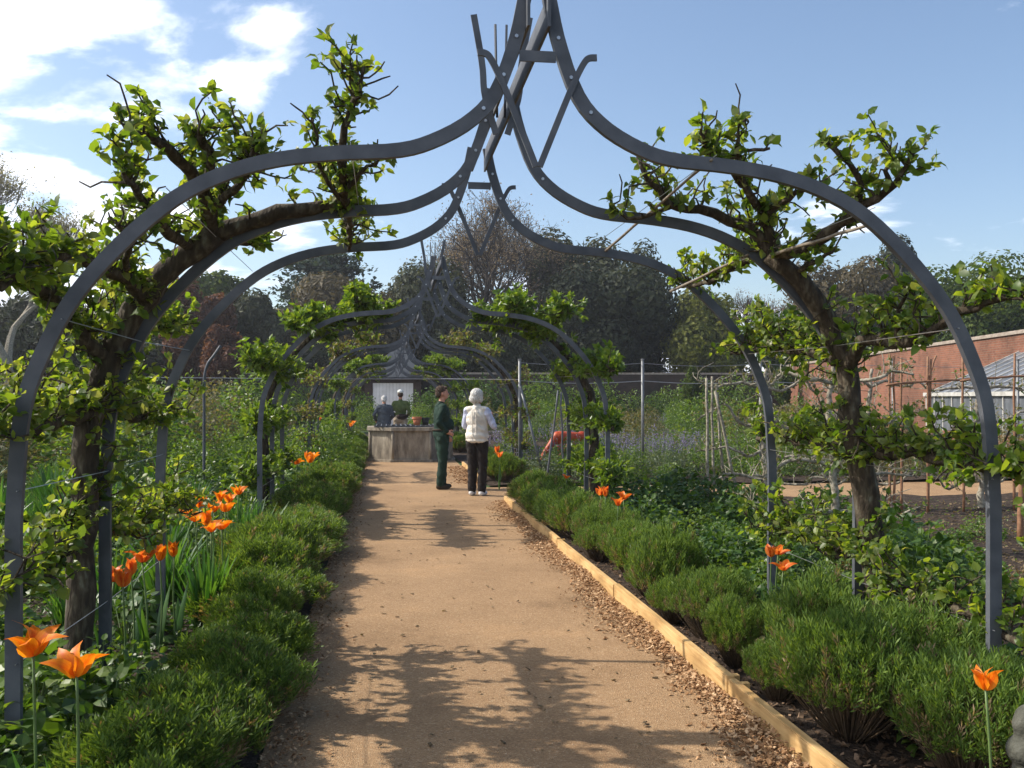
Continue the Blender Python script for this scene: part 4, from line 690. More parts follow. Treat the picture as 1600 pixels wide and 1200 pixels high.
for x, y in spread(26, 2.45, 3.5, 3.6, 8.0, 0.33): k = rg.choice(['fresh', 'broad', 'light']); plant(k, x, y, 0.55 + 0.35 * rg.random(), {'fresh': 'low mound of small bright leaves between lavender and arch posts', 'broad': 'low dark leaved perennial between lavender and arch posts', 'light': 'pale large leaved perennial between lavender and arch posts'}[k], f'{k} plants behind the lavender', rg)
for x, y in spread(40, 2.5, 4.6, 6.6, 13.3, 0.42): k = rg.choice(['lush', 'lush', 'fresh', 'light']); plant(k, x, y, 0.8 + 0.35 * rg.random(), {'lush': 'tall lush perennial clump behind the lavender row', 'fresh': 'bright green small leaved mound among the lush perennials', 'light': 'light green large leaved plant among the lush perennials'}[k], f'{k} plants in the lush bed', rg)
for x, y in spread(26, 3.4, 9, 5.6, 9.6, 0.6): k = rg.choice(['fresh', 'dry', 'dry', 'light']); plant(k, x, y, 0.5 + 0.3 * rg.random(), {'fresh': 'small green weed tuft on the open soil', 'dry': 'dry brown tuft on the open soil', 'light': 'young yellow green plant on the open soil'}[k], f'{k} tufts on the open soil', rg)
for x, y in spread(46, 2.6, 8.5, 17.0, 23, 0.62): k = rg.choice(['mint', 'grey', 'fresh', 'mint', 'gshrub']); plant(k, x, y, (0.95 if k != 'gshrub' else 0.6) + 0.3 * rg.random(), {'mint': 'hazy mauve flowered catmint mound beyond the cross path', 'grey': 'grey green mound beyond the cross path', 'fresh': 'bright green mound beyond the cross path', 'gshrub': 'small green shrub beyond the cross path'}[k], f'{k} beyond the cross path', rg)
for x, y in spread(30, 8.5, 18, 17.3, 21, 0.7): plant(rg.choice(['shrub', 'dry']), x, y, 0.75 + 0.25 * rg.random(), 'low brownish hedge plant on the far side of the cross path', 'low brownish hedge beyond the cross path', rg)
for x, y in spread(40, 3.0, 21, 24, 54, 1.5): k = rg.choice(['mint', 'gshrub', 'shrub']); plant(k, x, y, 1.1 + 0.5 * rg.random(), {'mint': 'mauve flowered mound in the far plot before the shaded wall', 'gshrub': 'green shrub in the far plot on the boarded side', 'shrub': 'brownish bush in the far boarded side plot'}[k], f'{k} in the far boarded side plot', rg)
for i in range(34):
    x = -24 + 46 * (i + rg.random()) / 34
    if abs(x - (-6.5)) < 0: continue
    yw = 57.4 + (64 - 57.4) * (26 - x) / 81 - 1.6 - rg.random()
    if -2.6 < x - P(614, 640, 55)[0] < 3.2: continue
    plant(rg.choice(['gshrub', 'dshrub', 'dshrub']), x, yw, 1.7 + 0.9 * rg.random(), 'tall dark wall shrub trained before the shaded brick wall', 'wall shrubs before the shaded wall', rg)
for (u, Y, s_) in ((905, 18.6, .62), (925, 18.2, .55), (880, 18.4, .42), (893, 18.9, .72), (915, 18.8, .75), (940, 18.9, .7)): plant('gshrub', P(u, 700, Y)[0], Y, s_, 'bright green shrub hiding the legs of the red deer', 'shrubs before the red deer', rg)
for (u, Y, s_) in ((560, 50, 1.8), (668, 49, 1.9), (690, 51, 2.2), (715, 50, 2.0), (575, 46, 1.1), (655, 46, 1.2)): plant('dshrub' if s_ > 1.5 else 'gshrub', P(u, 660, Y)[0], Y, s_, 'green shrub growing beside the white door building', 'shrubs beside the white door', rg)
# low leaf carpet between the plants (countless)
def carpet(name, n, x0, x1, y0, y1, leaf, m_, label, pw=1.4, hz=0.09):
    x = x0 + (x1 - x0) * rg.random(n); y = y0 + (y1 - y0) * rg.random(n) ** pw; k = wob(x, y, 2.2, 3) > -0.35; x, y = x[k], y[k]; n = len(x); z = hl(x, y) + hz * rg.random(n) * (0.6 + 0.5 * wob(x, y, 3, 5)); ax = unit(np.stack([rg.normal(size=n), rg.normal(size=n), rg.normal(0.15, .35, n)], -1)); nn = unit(np.stack([rg.normal(0, .4, n), rg.normal(0, .4, n), np.ones(n)], -1))
    o = MB().inst(DIAM, np.stack([x, y, z], -1), frames(ax, nn), leaf[0] + (leaf[1] - leaf[0]) * rg.random(n)).build(name, M[m_]); o['kind'] = 'stuff'; o['label'] = label
carpet('ground_cover', 15000, -3.6, -0.75, 2.0, 16, (0.025, 0.06), 'broad', 'low dark leaf carpet in the hedge side bed', hz=0.12)
carpet('ground_cover', 9000, -3.6, -0.75, 2.0, 16, (0.02, 0.05), 'fresh', 'low bright weeds in the hedge side bed', hz=0.14)
carpet('ground_cover', 7000, 2.5, 5, 3.2, 13.5, (0.02, 0.05), 'fresh', 'low bright weeds behind the lavender row')
carpet('ground_cover', 3000, 4, 10, 5, 13, (0.02, 0.05), 'fresh', 'sparse weeds on the open soil')
def blades(name, n, x0, x1, y0, y1, L_, m_, label):
    x = x0 + (x1 - x0) * rg.random(n); y = y0 + (y1 - y0) * rg.random(n); a = np.stack([rg.normal(0, .3, n), rg.normal(0, .3, n), np.ones(n)], -1)
    o = MB().inst(diam_t(0.045, 0.02, 0), np.stack([x, y, hl(x, y) - 0.01], -1), frames(a, rg.normal(size=(n, 3))), L_ * (0.5 + rg.random(n))).build(name, M[m_]); o['kind'] = 'stuff'; o['label'] = label
blades('grass', 26000, -9, -3.0, 4, 22, 0.2, 'strap', 'long green grass in the open plot')
# ------------------------------------------------------------------ tulips
def petal_t(op, L_=1.0):
    """petal along +z from the cup; op = how far it opens outward (+x)"""
    t_ = np.linspace(0, 1, 6); w = np.array([0.08, 0.22, 0.28, 0.25, 0.16, 0.0]); rad = 0.03 + np.array([0, .11, .17, .22 + op * .2, .30 + op * .45, .42 + op * .85]); z = np.array([0, .16, .38, .62, .82 - op * .12, .98 - op * .30])
    V = [(rad[0], 0, z[0])]; V = []
    for i in range(6): V += [(rad[i] - 0.25 * w[i], -w[i], z[i]), (rad[i] + 0.02, 0, z[i]), (rad[i] - 0.25 * w[i], w[i], z[i])]
    F = []
    for i in range(5): F += [(3 * i, 3 * i + 1, 3 * i + 4, 3 * i + 3), (3 * i + 1, 3 * i + 2, 3 * i + 5, 3 * i + 4)]
    return np.array(V), F
PET = {}
def petal_mesh(op, mt):
    k = (op, mt)
    if k not in PET: V, F = petal_t(op); PET[k] = MB().add(V, F).mesh('petal', True); PET[k].materials.append(M[mt])
    return PET[k]
def tulip(u, v, h, size, label, group, mt='tulip', op=(0.05, 0.55), seed=0, lean=None, leaves=2):
    rng = np.random.default_rng(seed); zc = (CAM_H - h) * F_PX / (v - 622); top = Z(u, v, zc); base = top.copy(); base[2] = 0.0; base[0] += rng.normal(0, .03); base[1] += rng.normal(0, .03); g = float(hl(base[0], base[1])) - 0.02
    t = thing('tulip', label, 'tulip', (base[0], base[1], g), 0, group); tp = top - (base[0], base[1], g) - (0, 0, size * 0.35)
    MB().tube(smooth_path([(0, 0, 0), tp * (0.4, 0.4, 0.5) + (rng.normal(0, .01), rng.normal(0, .01), 0), tp], 8), [0.006, 0.0045], 6).build('stem', M['stem'], t, smooth=True)
    tilt = rng.normal(0, 0.30, 2)
    opn = rng.random() * 3
    for k in range(6):
        o = bpy.data.objects.new('petal', petal_mesh(round(op[0] + (op[1] - op[0]) * int(min(3, max(0, round(opn + rng.normal(0, 0.8))))) / 3, 2), mt)); COL.objects.link(o); o.parent = t; o.location = tp - (0, 0, 0.004); o.rotation_euler = (tilt[0] + rng.normal(0, .12), tilt[1] + rng.normal(0, .12), k * math.pi / 3 + rng.normal(0, .1)); s_ = size * (0.92 + 0.16 * rng.random()) * (1.0 if k % 2 else 0.95); o.scale = (s_, s_, s_)
    for k in range(leaves):
        a = rng.random() * 6.28; o_ = np.array([math.cos(a), math.sin(a), 0]); t_ = np.linspace(0, 1, 6)[:, None]; ln = h * (0.45 + 0.25 * rng.random()); p = o_ * (0.1 * t_ ** 1.5) + np.array([0, 0, 1]) * ln * t_; s_ = unit(np.cross(o_, (0, 0, 1))); w = np.array([.010, .02, .022, .018, .011, .001])[:, None]
        V = np.concatenate([p - s_ * w, p + o_ * w * -0.4, p + s_ * w]); MB().add(V, [(i, i + 6, i + 7, i + 1) for i in range(5)] + [(i + 6, i + 12, i + 13, i + 7) for i in range(5)]).build('leaf', M['strap'], t, smooth=True)
tn = 'wide open orange lily-flowered tulip standing at the bed corner beside the apple arch post'
tulip(52, 1003, 0.74, 0.118, 'large orange tulip with spread petals, tallest of the pair by the arch post', 'pair of big orange tulips', op=(0.0, 0.6), seed=1, leaves=1)
tulip(120, 1038, 0.70, 0.098, 'large orange tulip with spread petals, smaller of the pair by the arch post', 'pair of big orange tulips', op=(0.1, 0.6), seed=4, leaves=1)
for i, (u, v) in enumerate([(178, 898), (205, 888), (192, 905), (222, 868)]): tulip(u, v, 0.60 + 0.02 * i, 0.095, 'red-orange tulip in shade at the foot of the hedge side apple tree', 'red-orange tulips in shade', 'tulipred', seed=10 + i)
for i, (u, v) in enumerate([(250, 866), (272, 860)]): tulip(u, v, 0.64, 0.095, 'orange tulip between the shaded red ones and the sunny clump', 'orange tulips next to the shaded ones', seed=20 + i)
for i, (u, v) in enumerate([(293, 796), (334, 792), (322, 812), (346, 818), (344, 776), (372, 766), (358, 778), (330, 822), (304, 806), (352, 792), (312, 786)]): tulip(u, v, 0.66 + 0.02 * (i % 3), 0.102, 'bright orange tulip in the sunny clump beside the hedge', 'sunny clump of orange tulips', seed=30 + i)
for i, (u, v) in enumerate([(480, 713), (490, 710), (484, 718), (464, 720)]): tulip(u, v, 0.66, 0.12, 'orange tulip in the small clump beside the second arch bay', 'orange tulips beside the second bay', seed=40 + i)
for i, (u, v) in enumerate([(938, 768), (946, 770), (966, 784), (974, 774), (952, 812), (946, 790)]): tulip(u, v, 0.60 if i < 4 else 0.36, 0.095 if i < 4 else 0.06, 'red-orange tulip in the clump behind the lavender row', 'clump of red-orange tulips behind lavender', 'tulipred', op=(0.1, 0.5), seed=50 + i)
tulip(885, 744, 0.58, 0.07, 'single small red tulip among leaves behind the lavender row', None, 'tulipred', op=(0.1, 0.4), seed=60)
for i, (u, v) in enumerate([(1205, 862), (1216, 858), (1224, 882)]): tulip(u, v, 0.62, 0.078, 'red tulip growing against the third arch post', 'red tulips at the arch post', 'tulipred', op=(0.0, 0.4), seed=62 + i)
tulip(1540, 1064, 0.62, 0.072, 'single orange tulip leaning beside the big lavender and the nearest arch post', None, 'tulip', op=(0.3, 0.9), seed=66)
for i, (u, v) in enumerate([(776, 703), (780, 710)]): tulip(u, v, 0.62, 0.12, 'orange tulip beside the woman in the white vest', 'orange tulips by the woman', 'tulipred', seed=70 + i)
for i, (u, v) in enumerate([(552, 660), (500, 655), (655, 655), (548, 664)]): tulip(u, v, 0.7, 0.14, 'tiny distant orange tulip in the border beyond the well', 'distant orange tulips', seed=75 + i, leaves=0)
# ------------------------------------------------------------------ trees beyond the walls
def far_leaf(name, a, b, c, tr=0.25): M[name] = m_leaf(name, G_(a, b, c), tr, 0.65, 0.25, tcol=(1.6, 1.5, 0.7)); return M[name]
far_leaf('holm', (0.018, 0.024, 0.013), (0.036, 0.044, 0.022), (0.07, 0.078, 0.042))
far_leaf('ever', (0.012, 0.018, 0.010), (0.024, 0.032, 0.016), (0.045, 0.052, 0.026))
far_leaf('rust', (0.04, 0.033, 0.018), (0.07, 0.056, 0.03), (0.11, 0.088, 0.048))
far_leaf('lime', (0.07, 0.085, 0.014), (0.12, 0.135, 0.022), (0.18, 0.185, 0.04), 0.35)
far_leaf('green', (0.03, 0.055, 0.012), (0.06, 0.095, 0.018), (0.11, 0.145, 0.03), 0.35)
far_leaf('red', (0.065, 0.028, 0.020), (0.11, 0.045, 0.030), (0.17, 0.08, 0.048), 0.35)
far_leaf('cedar', (0.014, 0.026, 0.022), (0.028, 0.046, 0.038), (0.05, 0.072, 0.058))
far_leaf('bud', (0.12, 0.09, 0.07), (0.19, 0.14, 0.105), (0.28, 0.21, 0.155), 0.3)
far_leaf('willow', (0.17, 0.16, 0.08), (0.26, 0.24, 0.13), (0.36, 0.33, 0.2), 0.3)
def fork(mb, p, d, ln, r, lev, rng, spread=0.5, up=0.15, tips=None, k3=0.3, minr=0.012):
    n = 5 if lev > 3 else 3; q = [p]
    for _ in range(n): d = unit(d + rng.normal(0, 0.10, 3) + (0, 0, up * 0.25)); q.append(q[-1] + d * ln / n)
    mb.tube(q, [r, r * 0.68], 7 if lev > 3 else (5 if lev > 1 else 3), cap=False)
    if lev == 0:
        if tips is not None: tips += [q[-1], q[2]]
        return
    for i in range(2 + (rng.random() < k3) + (lev > 2 and rng.random() < 0.3)):
        dd = unit(d + rng.normal(0, spread, 3) + (0, 0, up)); fork(mb, q[-1] if i < 2 else q[n - 1], dd, ln * (0.68 + 0.2 * rng.random()), max(minr, r * 0.62), lev - 1, rng, spread, up, tips, k3, minr)
def haze_lift(k):  # pales the far leaf colours, painting a veil of haze into them
    for q in ('holm', 'ever', 'rust', 'cedar'):
        for nd in M[q].node_tree.nodes:
            if nd.type == 'VALTORGB':
                for e in nd.color_ramp.elements: e.color = (*[c * k for c in e.color[:3]], 1)
haze_lift(1.2)
def base_of(u, Y): x = P(u, 640, Y)[0]; return np.array([x, Y, 0.0])
def crown_tree(name, label, u, vtop, w_px, Y, mt, n=12000, leaf=0.26, vbot=600, lumps=26, squash=1.0, seed=0, trunk_r=0.35, shape='round', group='trees beyond the garden walls'):
    rng = np.random.default_rng(seed); b_ = base_of(u, Y); zt = P(u, vtop, Y)[2]; zb = max(1.0, P(u, vbot, Y)[2]); W = w_px / F_PX * np.linalg.norm(b_[:2]) / 2; H = (zt - zb) / 2; cz = (zt + zb) / 2
    n = int(n * 1.6); leaf *= 1.02; t = thing(name, label, 'tree', b_, 0, group)
    mb = MB(); mb.tube([(0, 0, -0.1), (0.1, 0, cz * 0.5), (0, 0.1, cz), (0.1, 0, zt - H * .7)], [trunk_r, trunk_r * .25], 9)
    for k in range(9):
        a = k * 2.4; z0 = zb + (cz - zb) * (0.2 + k * 0.11); mb.tube([(0, 0, z0), (math.cos(a) * W * .4, math.sin(a) * W * .4, z0 + H * .35), (math.cos(a) * W * .75, math.sin(a) * W * .75, z0 + H * .55)], [trunk_r * .35, 0.04], 6)
    mb.build('trunk', M['barkfar'], t, smooth=True)
    d = unit(rng.normal(size=(lumps, 3))); rad = (0.45 + 0.35 * rng.random(lumps))
    if shape == 'round': c = d * rad[:, None]
    elif shape == 'cone': zz_ = rng.random(lumps) * 2 - 1; ww = (1 - (zz_ + 1) / 2) * 0.85 + 0.05; a = rng.random(lumps) * 6.28; c = np.stack([np.cos(a) * ww * .7, np.sin(a) * ww * .7, zz_ * .85], -1)
    elif shape == 'dome': d[:, 2] = d[:, 2] * 0.9 + 0.1; c = d * rad[:, None] * (1.05, 1.05, 0.95)
    lr = 0.24 + 0.20 * rng.random(lumps); per = rng.multinomial(n, lr ** 2 / np.sum(lr ** 2)); LPs, LNs = [], []
    for i in range(lumps):
        q = unit(rng.normal(size=(per[i], 3))) * (lr[i] * (0.55 + 0.5 * rng.random(per[i]) ** .6))[:, None]; LPs.append((c[i] + q)); LNs.append(unit(unit(q) + rng.normal(0, .28, q.shape)))
    LPs = np.concatenate(LPs) * (W, W, H) + (0, 0, cz); LNs = np.concatenate(LNs); k = LPs[:, 2] > 0.5; LPs, LNs = LPs[k], LNs[k]; n = len(LPs)
    dd = rng.normal(size=(n, 3)); dd -= LNs * np.sum(dd * LNs, 1)[:, None]; mb = MB(); mb.inst(DIAM, LPs, frames(dd, LNs), leaf * (0.6 + 0.8 * rng.random(n)) * 1.6); mb.build('crown', M[mt], t)['kind'] = 'stuff'; return t
def bare_tree(name, label, u, vtop, Y, lev, mt, nb, seed, spread=0.42, up=0.22, stems=1, leaf=0.14, trunkfrac=0.16, bark='barkfar', group='trees beyond the garden walls', width=None):
    rng = np.random.default_rng(seed); b_ = base_of(u, Y); zt = P(u, vtop, Y)[2]; t = thing(name, label, 'tree', b_, 0, group); mb = MB(); tips = []
    for s_ in range(stems): fork(mb, np.array([s_ * 0.8 - 0.4 * (stems - 1), 0, -0.1]), unit((rng.normal(0, .12), rng.normal(0, .12), 1)), zt * trunkfrac, zt * 0.022, lev, rng, spread, up, tips)
    V = np.concatenate(mb.V); f = zt / V[:, 2].max(); w = (width / F_PX * Y / 2) / np.percentile(np.abs(V[:, 0]), 99.5) if width else f
    for A in mb.V: A *= (w, w, f)
    mb.build('trunk', M[bark], t); tips = np.array(tips) * (w, w, f); i = rng.integers(0, len(tips), nb); pos = tips[i] + rng.normal(0, 0.32, (nb, 3))
    MB().inst(DIAM, pos, frames(rng.normal(size=(nb, 3)), rng.normal(size=(nb, 3))), leaf * (0.6 + 0.8 * rng.random(nb))).build('crown', M[mt], t)['kind'] = 'stuff'; return t
bare_tree('ash_tree', 'tall half bare tree with brown budding twigs above the arches', 718, 302, 74, 9, 'bud', 8000, 3, spread=0.55, up=0.14, stems=1, leaf=0.15, trunkfrac=0.17, width=340)
bare_tree('ash_tree', 'second half bare tree with brown twigs, nearest the dark evergreens', 818, 306, 78, 9, 'bud', 6000, 4, spread=0.55, up=0.14, leaf=0.15, trunkfrac=0.18, width=320)
bare_tree('willow_tree', 'pale yellowish bare tree rising beyond the hedge side apple tree', 24, 258, 46, 9, 'willow', 9000, 5, spread=0.34, up=0.2, leaf=0.10, trunkfrac=0.17, bark='barkpale', width=200)
bare_tree('small_bare_tree', 'small thin bare tree between lime green tree and brown tree', 1195, 452, 70, 8, 'bud', 1500, 6, leaf=0.13, width=110)
crown_tree('holm_oak', 'rounded dark grey green holm oak left of the half bare trees', 655, 382, 165, 72, 'holm', 13000, 0.24, 640, 34, seed=11)
crown_tree('evergreen_oak', 'broad brownish evergreen mass below the flat topped cedar', 520, 425, 260, 70, 'rust', 15000, 0.24, 650, 40, seed=12, shape='dome')
crown_tree('dark_evergreen', 'tall dark evergreen with a reddish brown top beside the half bare trees', 905, 335, 185, 76, 'holm', 11000, 0.25, 600, 30, seed=13, shape='dome')
crown_tree('dark_evergreen', 'very dark wide evergreen in shade behind the wire posts', 945, 405, 250, 70, 'ever', 17000, 0.25, 655, 44, seed=14, shape='dome')
crown_tree('dark_evergreen', 'dark conical conifer standing beside the lime green tree', 1010, 405, 110, 73, 'holm', 7000, 0.22, 655, 26, seed=15, shape='cone')
crown_tree('dark_evergreen', 'dark low evergreen filling the gap under the half bare trees', 760, 480, 230, 68, 'ever', 14000, 0.24, 660, 36, seed=16, shape='dome')
crown_tree('lime_tree', 'yellow green rounded tree beyond the shaded brick wall', 1098, 458, 150, 66, 'lime', 11000, 0.22, 640, 34, seed=17)
crown_tree('beech_tree', 'brown leafed rounded tree behind the sunlit brick wall', 1330, 385, 200, 72, 'rust', 11000, 0.22, 600, 34, seed=18)
crown_tree('conifer', 'spiky dark conifer poking above the brown tree', 1408, 378, 120, 84, 'ever', 6000, 0.26, 560, 30, seed=19, shape='cone')
crown_tree('lime_tree', 'large bright green tree beyond the glasshouse and sunlit wall', 1540, 405, 260, 62, 'green', 15000, 0.2, 580, 44, seed=20)
crown_tree('lime_tree', 'green tree filling behind the sunlit wall beside the brown tree', 1245, 500, 120, 66, 'green', 7000, 0.22, 640, 26, seed=21)
crown_tree('maple_tree', 'red leaved maple glowing behind the hedge side apple tree', 305, 438, 120, 58, 'red', 8000, 0.2, 600, 28, seed=22)
crown_tree('maple_tree', 'small red leaved maple low beside the curved pipe', 345, 510, 70, 54, 'red', 4000, 0.17, 600, 18, seed=23)
crown_tree('lime_tree', 'green tree above the red maple', 335, 408, 110, 68, 'green', 8000, 0.22, 560, 28, seed=24)
crown_tree('dark_evergreen', 'dark green tree between the red maple and the cedar', 385, 452, 110, 64, 'holm', 9000, 0.22, 640, 28, seed=25)
crown_tree('dark_evergreen', 'dark evergreen low behind the pale bare tree', 80, 470, 260, 56, 'ever', 12000, 0.22, 650, 34, seed=26)
crown_tree('dark_evergreen', 'dark evergreen behind the hedge side apple trunk', 215, 500, 180, 60, 'ever', 9000, 0.22, 650, 28, seed=27)
crown_tree('dark_evergreen', 'dark evergreen low at the foot of the brown mass', 470, 520, 190, 66, 'ever', 9000, 0.22, 655, 26, seed=28)
# flat layered cedar
def cedar(u, vtop, w_px, Y, seed):
    rng = np.random.default_rng(seed); b_ = base_of(u, Y); zt = P(u, vtop, Y)[2]; W = w_px / F_PX * Y / 2; t = thing('cedar_tree', 'flat topped dark cedar with layered branches on the skyline', 'tree', b_, 0, 'trees beyond the garden walls'); mb = MB(); mb.tube([(0, 0, -.1), (0, 0, zt * .5), (0.2, 0, zt * .95)], [0.6, 0.15], 9); LPs = []
    for k in range(46):
        f = rng.random() ** 0.8; z = zt * (0.98 - 0.42 * f); R_ = W * (0.25 + 0.85 * f ** 0.55) * (0.6 + 0.4 * rng.random()); a = rng.random() * 6.28; e = np.array([math.cos(a) * R_, math.sin(a) * R_, z + 0.3]); mb.tube([(0, 0, z - 1.0), e * (0.5, 0.5, 1) - (0, 0, .35), e], [0.14, 0.03], 5)
        for s_ in np.linspace(0.35, 1.05, 5): c = np.array([e[0] * s_, e[1] * s_, z + 0.15 * s_]); LPs.append(c + rng.normal(0, 1, (52, 3)) * (0.85, 0.85, 0.16))
    mb.build('trunk', M['barkfar'], t, smooth=True); LPs = np.concatenate(LPs); n = len(LPs); MB().inst(DIAM, LPs, frames(rng.normal(size=(n, 3)) * (1, 1, .35), rng.normal(0, .5, (n, 3)) + (0, 0, 1)), 0.42 * (0.6 + 0.8 * rng.random(n))).build('crown', M['cedar'], t)['kind'] = 'stuff'
cedar(510, 398, 185, 76, 9)
crown_tree('climber', 'green climbing plant growing up the shaded wall', 1082, 575, 26, 55, 'green', 2500, 0.16, 668, 16, seed=30, trunk_r=0.06, group=None)['category'] = 'climber'
crown_tree('climber', 'green climbing plant at the corner of the two brick walls', 1225, 570, 34, 54, 'green', 2500, 0.16, 668, 16, seed=31, trunk_r=0.06, group=None)['category'] = 'climber'
# ------------------------------------------------------------------ posts, wires, canes, espalier rows
def post(u, vtop, Y, r, label, group=None, m_='wire', cap=True, brace=None):
    tp = P(u, vtop, Y); t = thing('fence_post', label, 'post', (tp[0], Y, 0), 0, group); MB().tube([(0, 0, -0.1), (0, 0, tp[2])], r, 8).build('shaft', M[m_], t, smooth=True)
    MB().tube([(0, 0, tp[2] + 0.001), (0, 0, tp[2] + 0.03)], r * 1.25, 8).build('cap', M[m_], t)
    if brace: MB().tube([(0, 0, tp[2] * 0.8), (brace, -0.35, 0.0)], r * 0.9, 8).build('brace', M[m_], t, smooth=True)
    return tp
M['galv'] = m_noise('galvanised', [(0.3, (0.12, 0.125, 0.13)), (0.7, (0.22, 0.225, 0.23))], 12, 0.5, 0.1, metal=0.4)
YP = 18.0; tops = [post(u, 563, YP, 0.028, lb, 'galvanised posts holding the fruit wires', 'galv', brace=br) for u, lb, br in ((812, 'grey metal post with a leaning brace beside the far arch', 0.42), (1004, 'grey metal post holding wires before the shaded wall', None), (1188, 'grey metal post behind the third arch rib', None), (1395, 'grey metal post among the canes', None), (1590, 'grey metal post before the glasshouse', None))]
for k, h in enumerate((2.22, 2.05, 1.88)):
    if k == 1: continue
    pts = []
    for a, b_ in zip(tops[:-1], tops[1:]):
        for s_ in np.linspace(0, 1, 8)[:-1]: q = a + (b_ - a) * s_; pts.append((q[0], YP, h - 0.05 * math.sin(math.pi * s_)))
    pts.append((tops[-1][0], YP, h)); w = MB().tube(pts, 0.007 if k == 2 else 0.004, 4).build('fruit_wire', M['wire']); tag(w, 'upper slack wire strung between the grey metal posts' if k == 0 else 'lower bright wire strung between the grey metal posts', 'wire', 'wires between the metal posts')
w = MB().tube([(-6, 20.5, 1.98), (-1, 20.5, 1.95), (1.2, 20.5, 1.96), (tops[0][0], YP, 1.9)], 0.006, 4).build('fruit_wire', M['wire']); tag(w, 'bright wire crossing behind the arches above the white door', 'wire', 'wires between the metal posts')
# curved pipe on the far plot
tp = smooth_path([P(319, 690, 14.5) * (1, 1, 0), P(319, 650, 14.5), P(319, 595, 14.5), P(324, 570, 14.5), P(334, 556, 14.5), P(345, 540, 14.5)], 20)
p_ = MB().tube(tp, 0.022, 8).build('bent_pipe', M['steel'], smooth=True); tag(p_, 'grey metal pipe with a bent top standing in the open plot', 'pipe')
hp = MB().tube(smooth_path([P(1194, 690, 13.5), P(1194, 640, 13.5), P(1196, 622, 13.5), P(1201, 617, 13.5), P(1205, 624, 13.5), P(1204, 645, 13.5)], 16), 0.014, 6).build('hoop', M['white'], smooth=True); tag(hp, 'small white hoop support among the espaliers', 'hoop')
def cane(p0, p1, r, label, group, mt='canered'):
    c = MB(); pts = np.linspace(p0, p1, 8) + np.random.default_rng(int(abs(p0[0] * 1000))).normal(0, 0.006, (8, 3)); c.tube(pts, [r, r * .8], 6); return tag(c.build('garden_cane', M[mt], smooth=True), label, 'cane', group)
YC = 11.8
for i, (u, vt) in enumerate([(1390, 553), (1396, 556), (1408, 560), (1450, 556), (1455, 560), (1504, 556), (1585, 552)]):
    a = P(u, vt, YC); cane(np.array([a[0] + RNG.normal(0, .05), YC, 0.0]), a, 0.019, 'upright brown cane in the frame before the glasshouse', 'upright canes before the glasshouse')
cane(P(1385, 600, YC - .04), P(1520, 592, YC - .04), 0.017, 'horizontal brown rail lashed to the upright canes', 'rails lashed to the canes'); cane(P(1500, 594, YC - .08), P(1640, 586, YC - .08), 0.017, 'horizontal brown rail lashed to the upright canes', 'rails lashed to the canes')
cane(P(1462, 556, YC + .05), P(1448, 600, YC), 0.014, 'short leaning cane crossing an upright one', None)
cane(np.array([*P(1592, 700, 9.5)[:2], 0.0]), P(1600, 690, 9.5), 0.035, 'thick brown stake standing on the open soil', None)
def espalier(u0, u1, Y, seed, label):
    rng = np.random.default_rng(seed); a = P(u0, 640, Y); b_ = P(u1, 640, Y); xm = (a[0] + b_[0]) / 2; half = (b_[0] - a[0]) / 2; base = np.array([xm, Y, 0.0]); limbs = [('trunk', [base, base + (0.02, 0, 0.6), base + (-0.03, 0.02, 1.3), base + (0.02, 0, 1.95)], 0.05, 0.02, 8, 0.2, 0.5)]
    for h in (0.42, 0.85, 1.28, 1.7):
        for sg in (1, -1):
            pts = [base + (0, 0, h)] + [base + (sg * half * f, rng.normal(0, .05), h + rng.normal(0.0, 0.07)) for f in (0.3, 0.6, 0.8, 1.05)]; limbs.append(('limb', pts, 0.024, 0.010, 24, 0.26, 0.7))
    return fruit_tree('espalier_tree', label, base, limbs, M['sparse'], 'pale barked espaliers on the open soil', seed, (0.035, 0.065), 0, bark='barkpale', per=5, template=DIAM, cat='fruit tree', lmat2=M['fresh'])
espalier(1095, 1290, 12.6, 201, 'pale barked espalier with few leaves beside the white leaning props')
espalier(1290, 1430, 12.4, 202, 'pale barked espalier with few leaves seen behind the apple trunk')
espalier(1440, 1620, 12.2, 203, 'pale barked espalier with few leaves among the brown canes')
espalier(1180, 1420, 9.0, 204, 'low pale espalier with sparse leaves on the near side of the soil bed')
for u0, v0, u1, v1, Y in ((1104, 590, 1106, 720, 12.4), (1112, 588, 1114, 700, 12.5), (1118, 610, 1150, 770, 12.0), (1120, 600, 1126, 690, 12.6)):
    a = P(u0, v0, Y); b_ = P(u1, v1, Y); d = (b_ - a) / (a[2] - b_[2]); cane(a + d * (a[2] + 0.02), a, 0.022, 'whitish grey wooden prop standing by the pale espalier', 'pale props by the espalier', 'barkpale')
# thin tripod stakes near the deer
for u0, v0, u1, v1 in ((873, 610, 858, 720), (876, 612, 880, 720)): a = P(u0, v0, 15.9 + 1.0); b_ = P(u1, v1, 16.9); d = (b_ - a) / (a[2] - b_[2]); cane(a + d * (a[2] + 0.02), a, 0.02, 'dark thin leaning stake before the red deer', 'stakes before the red deer', 'steel')
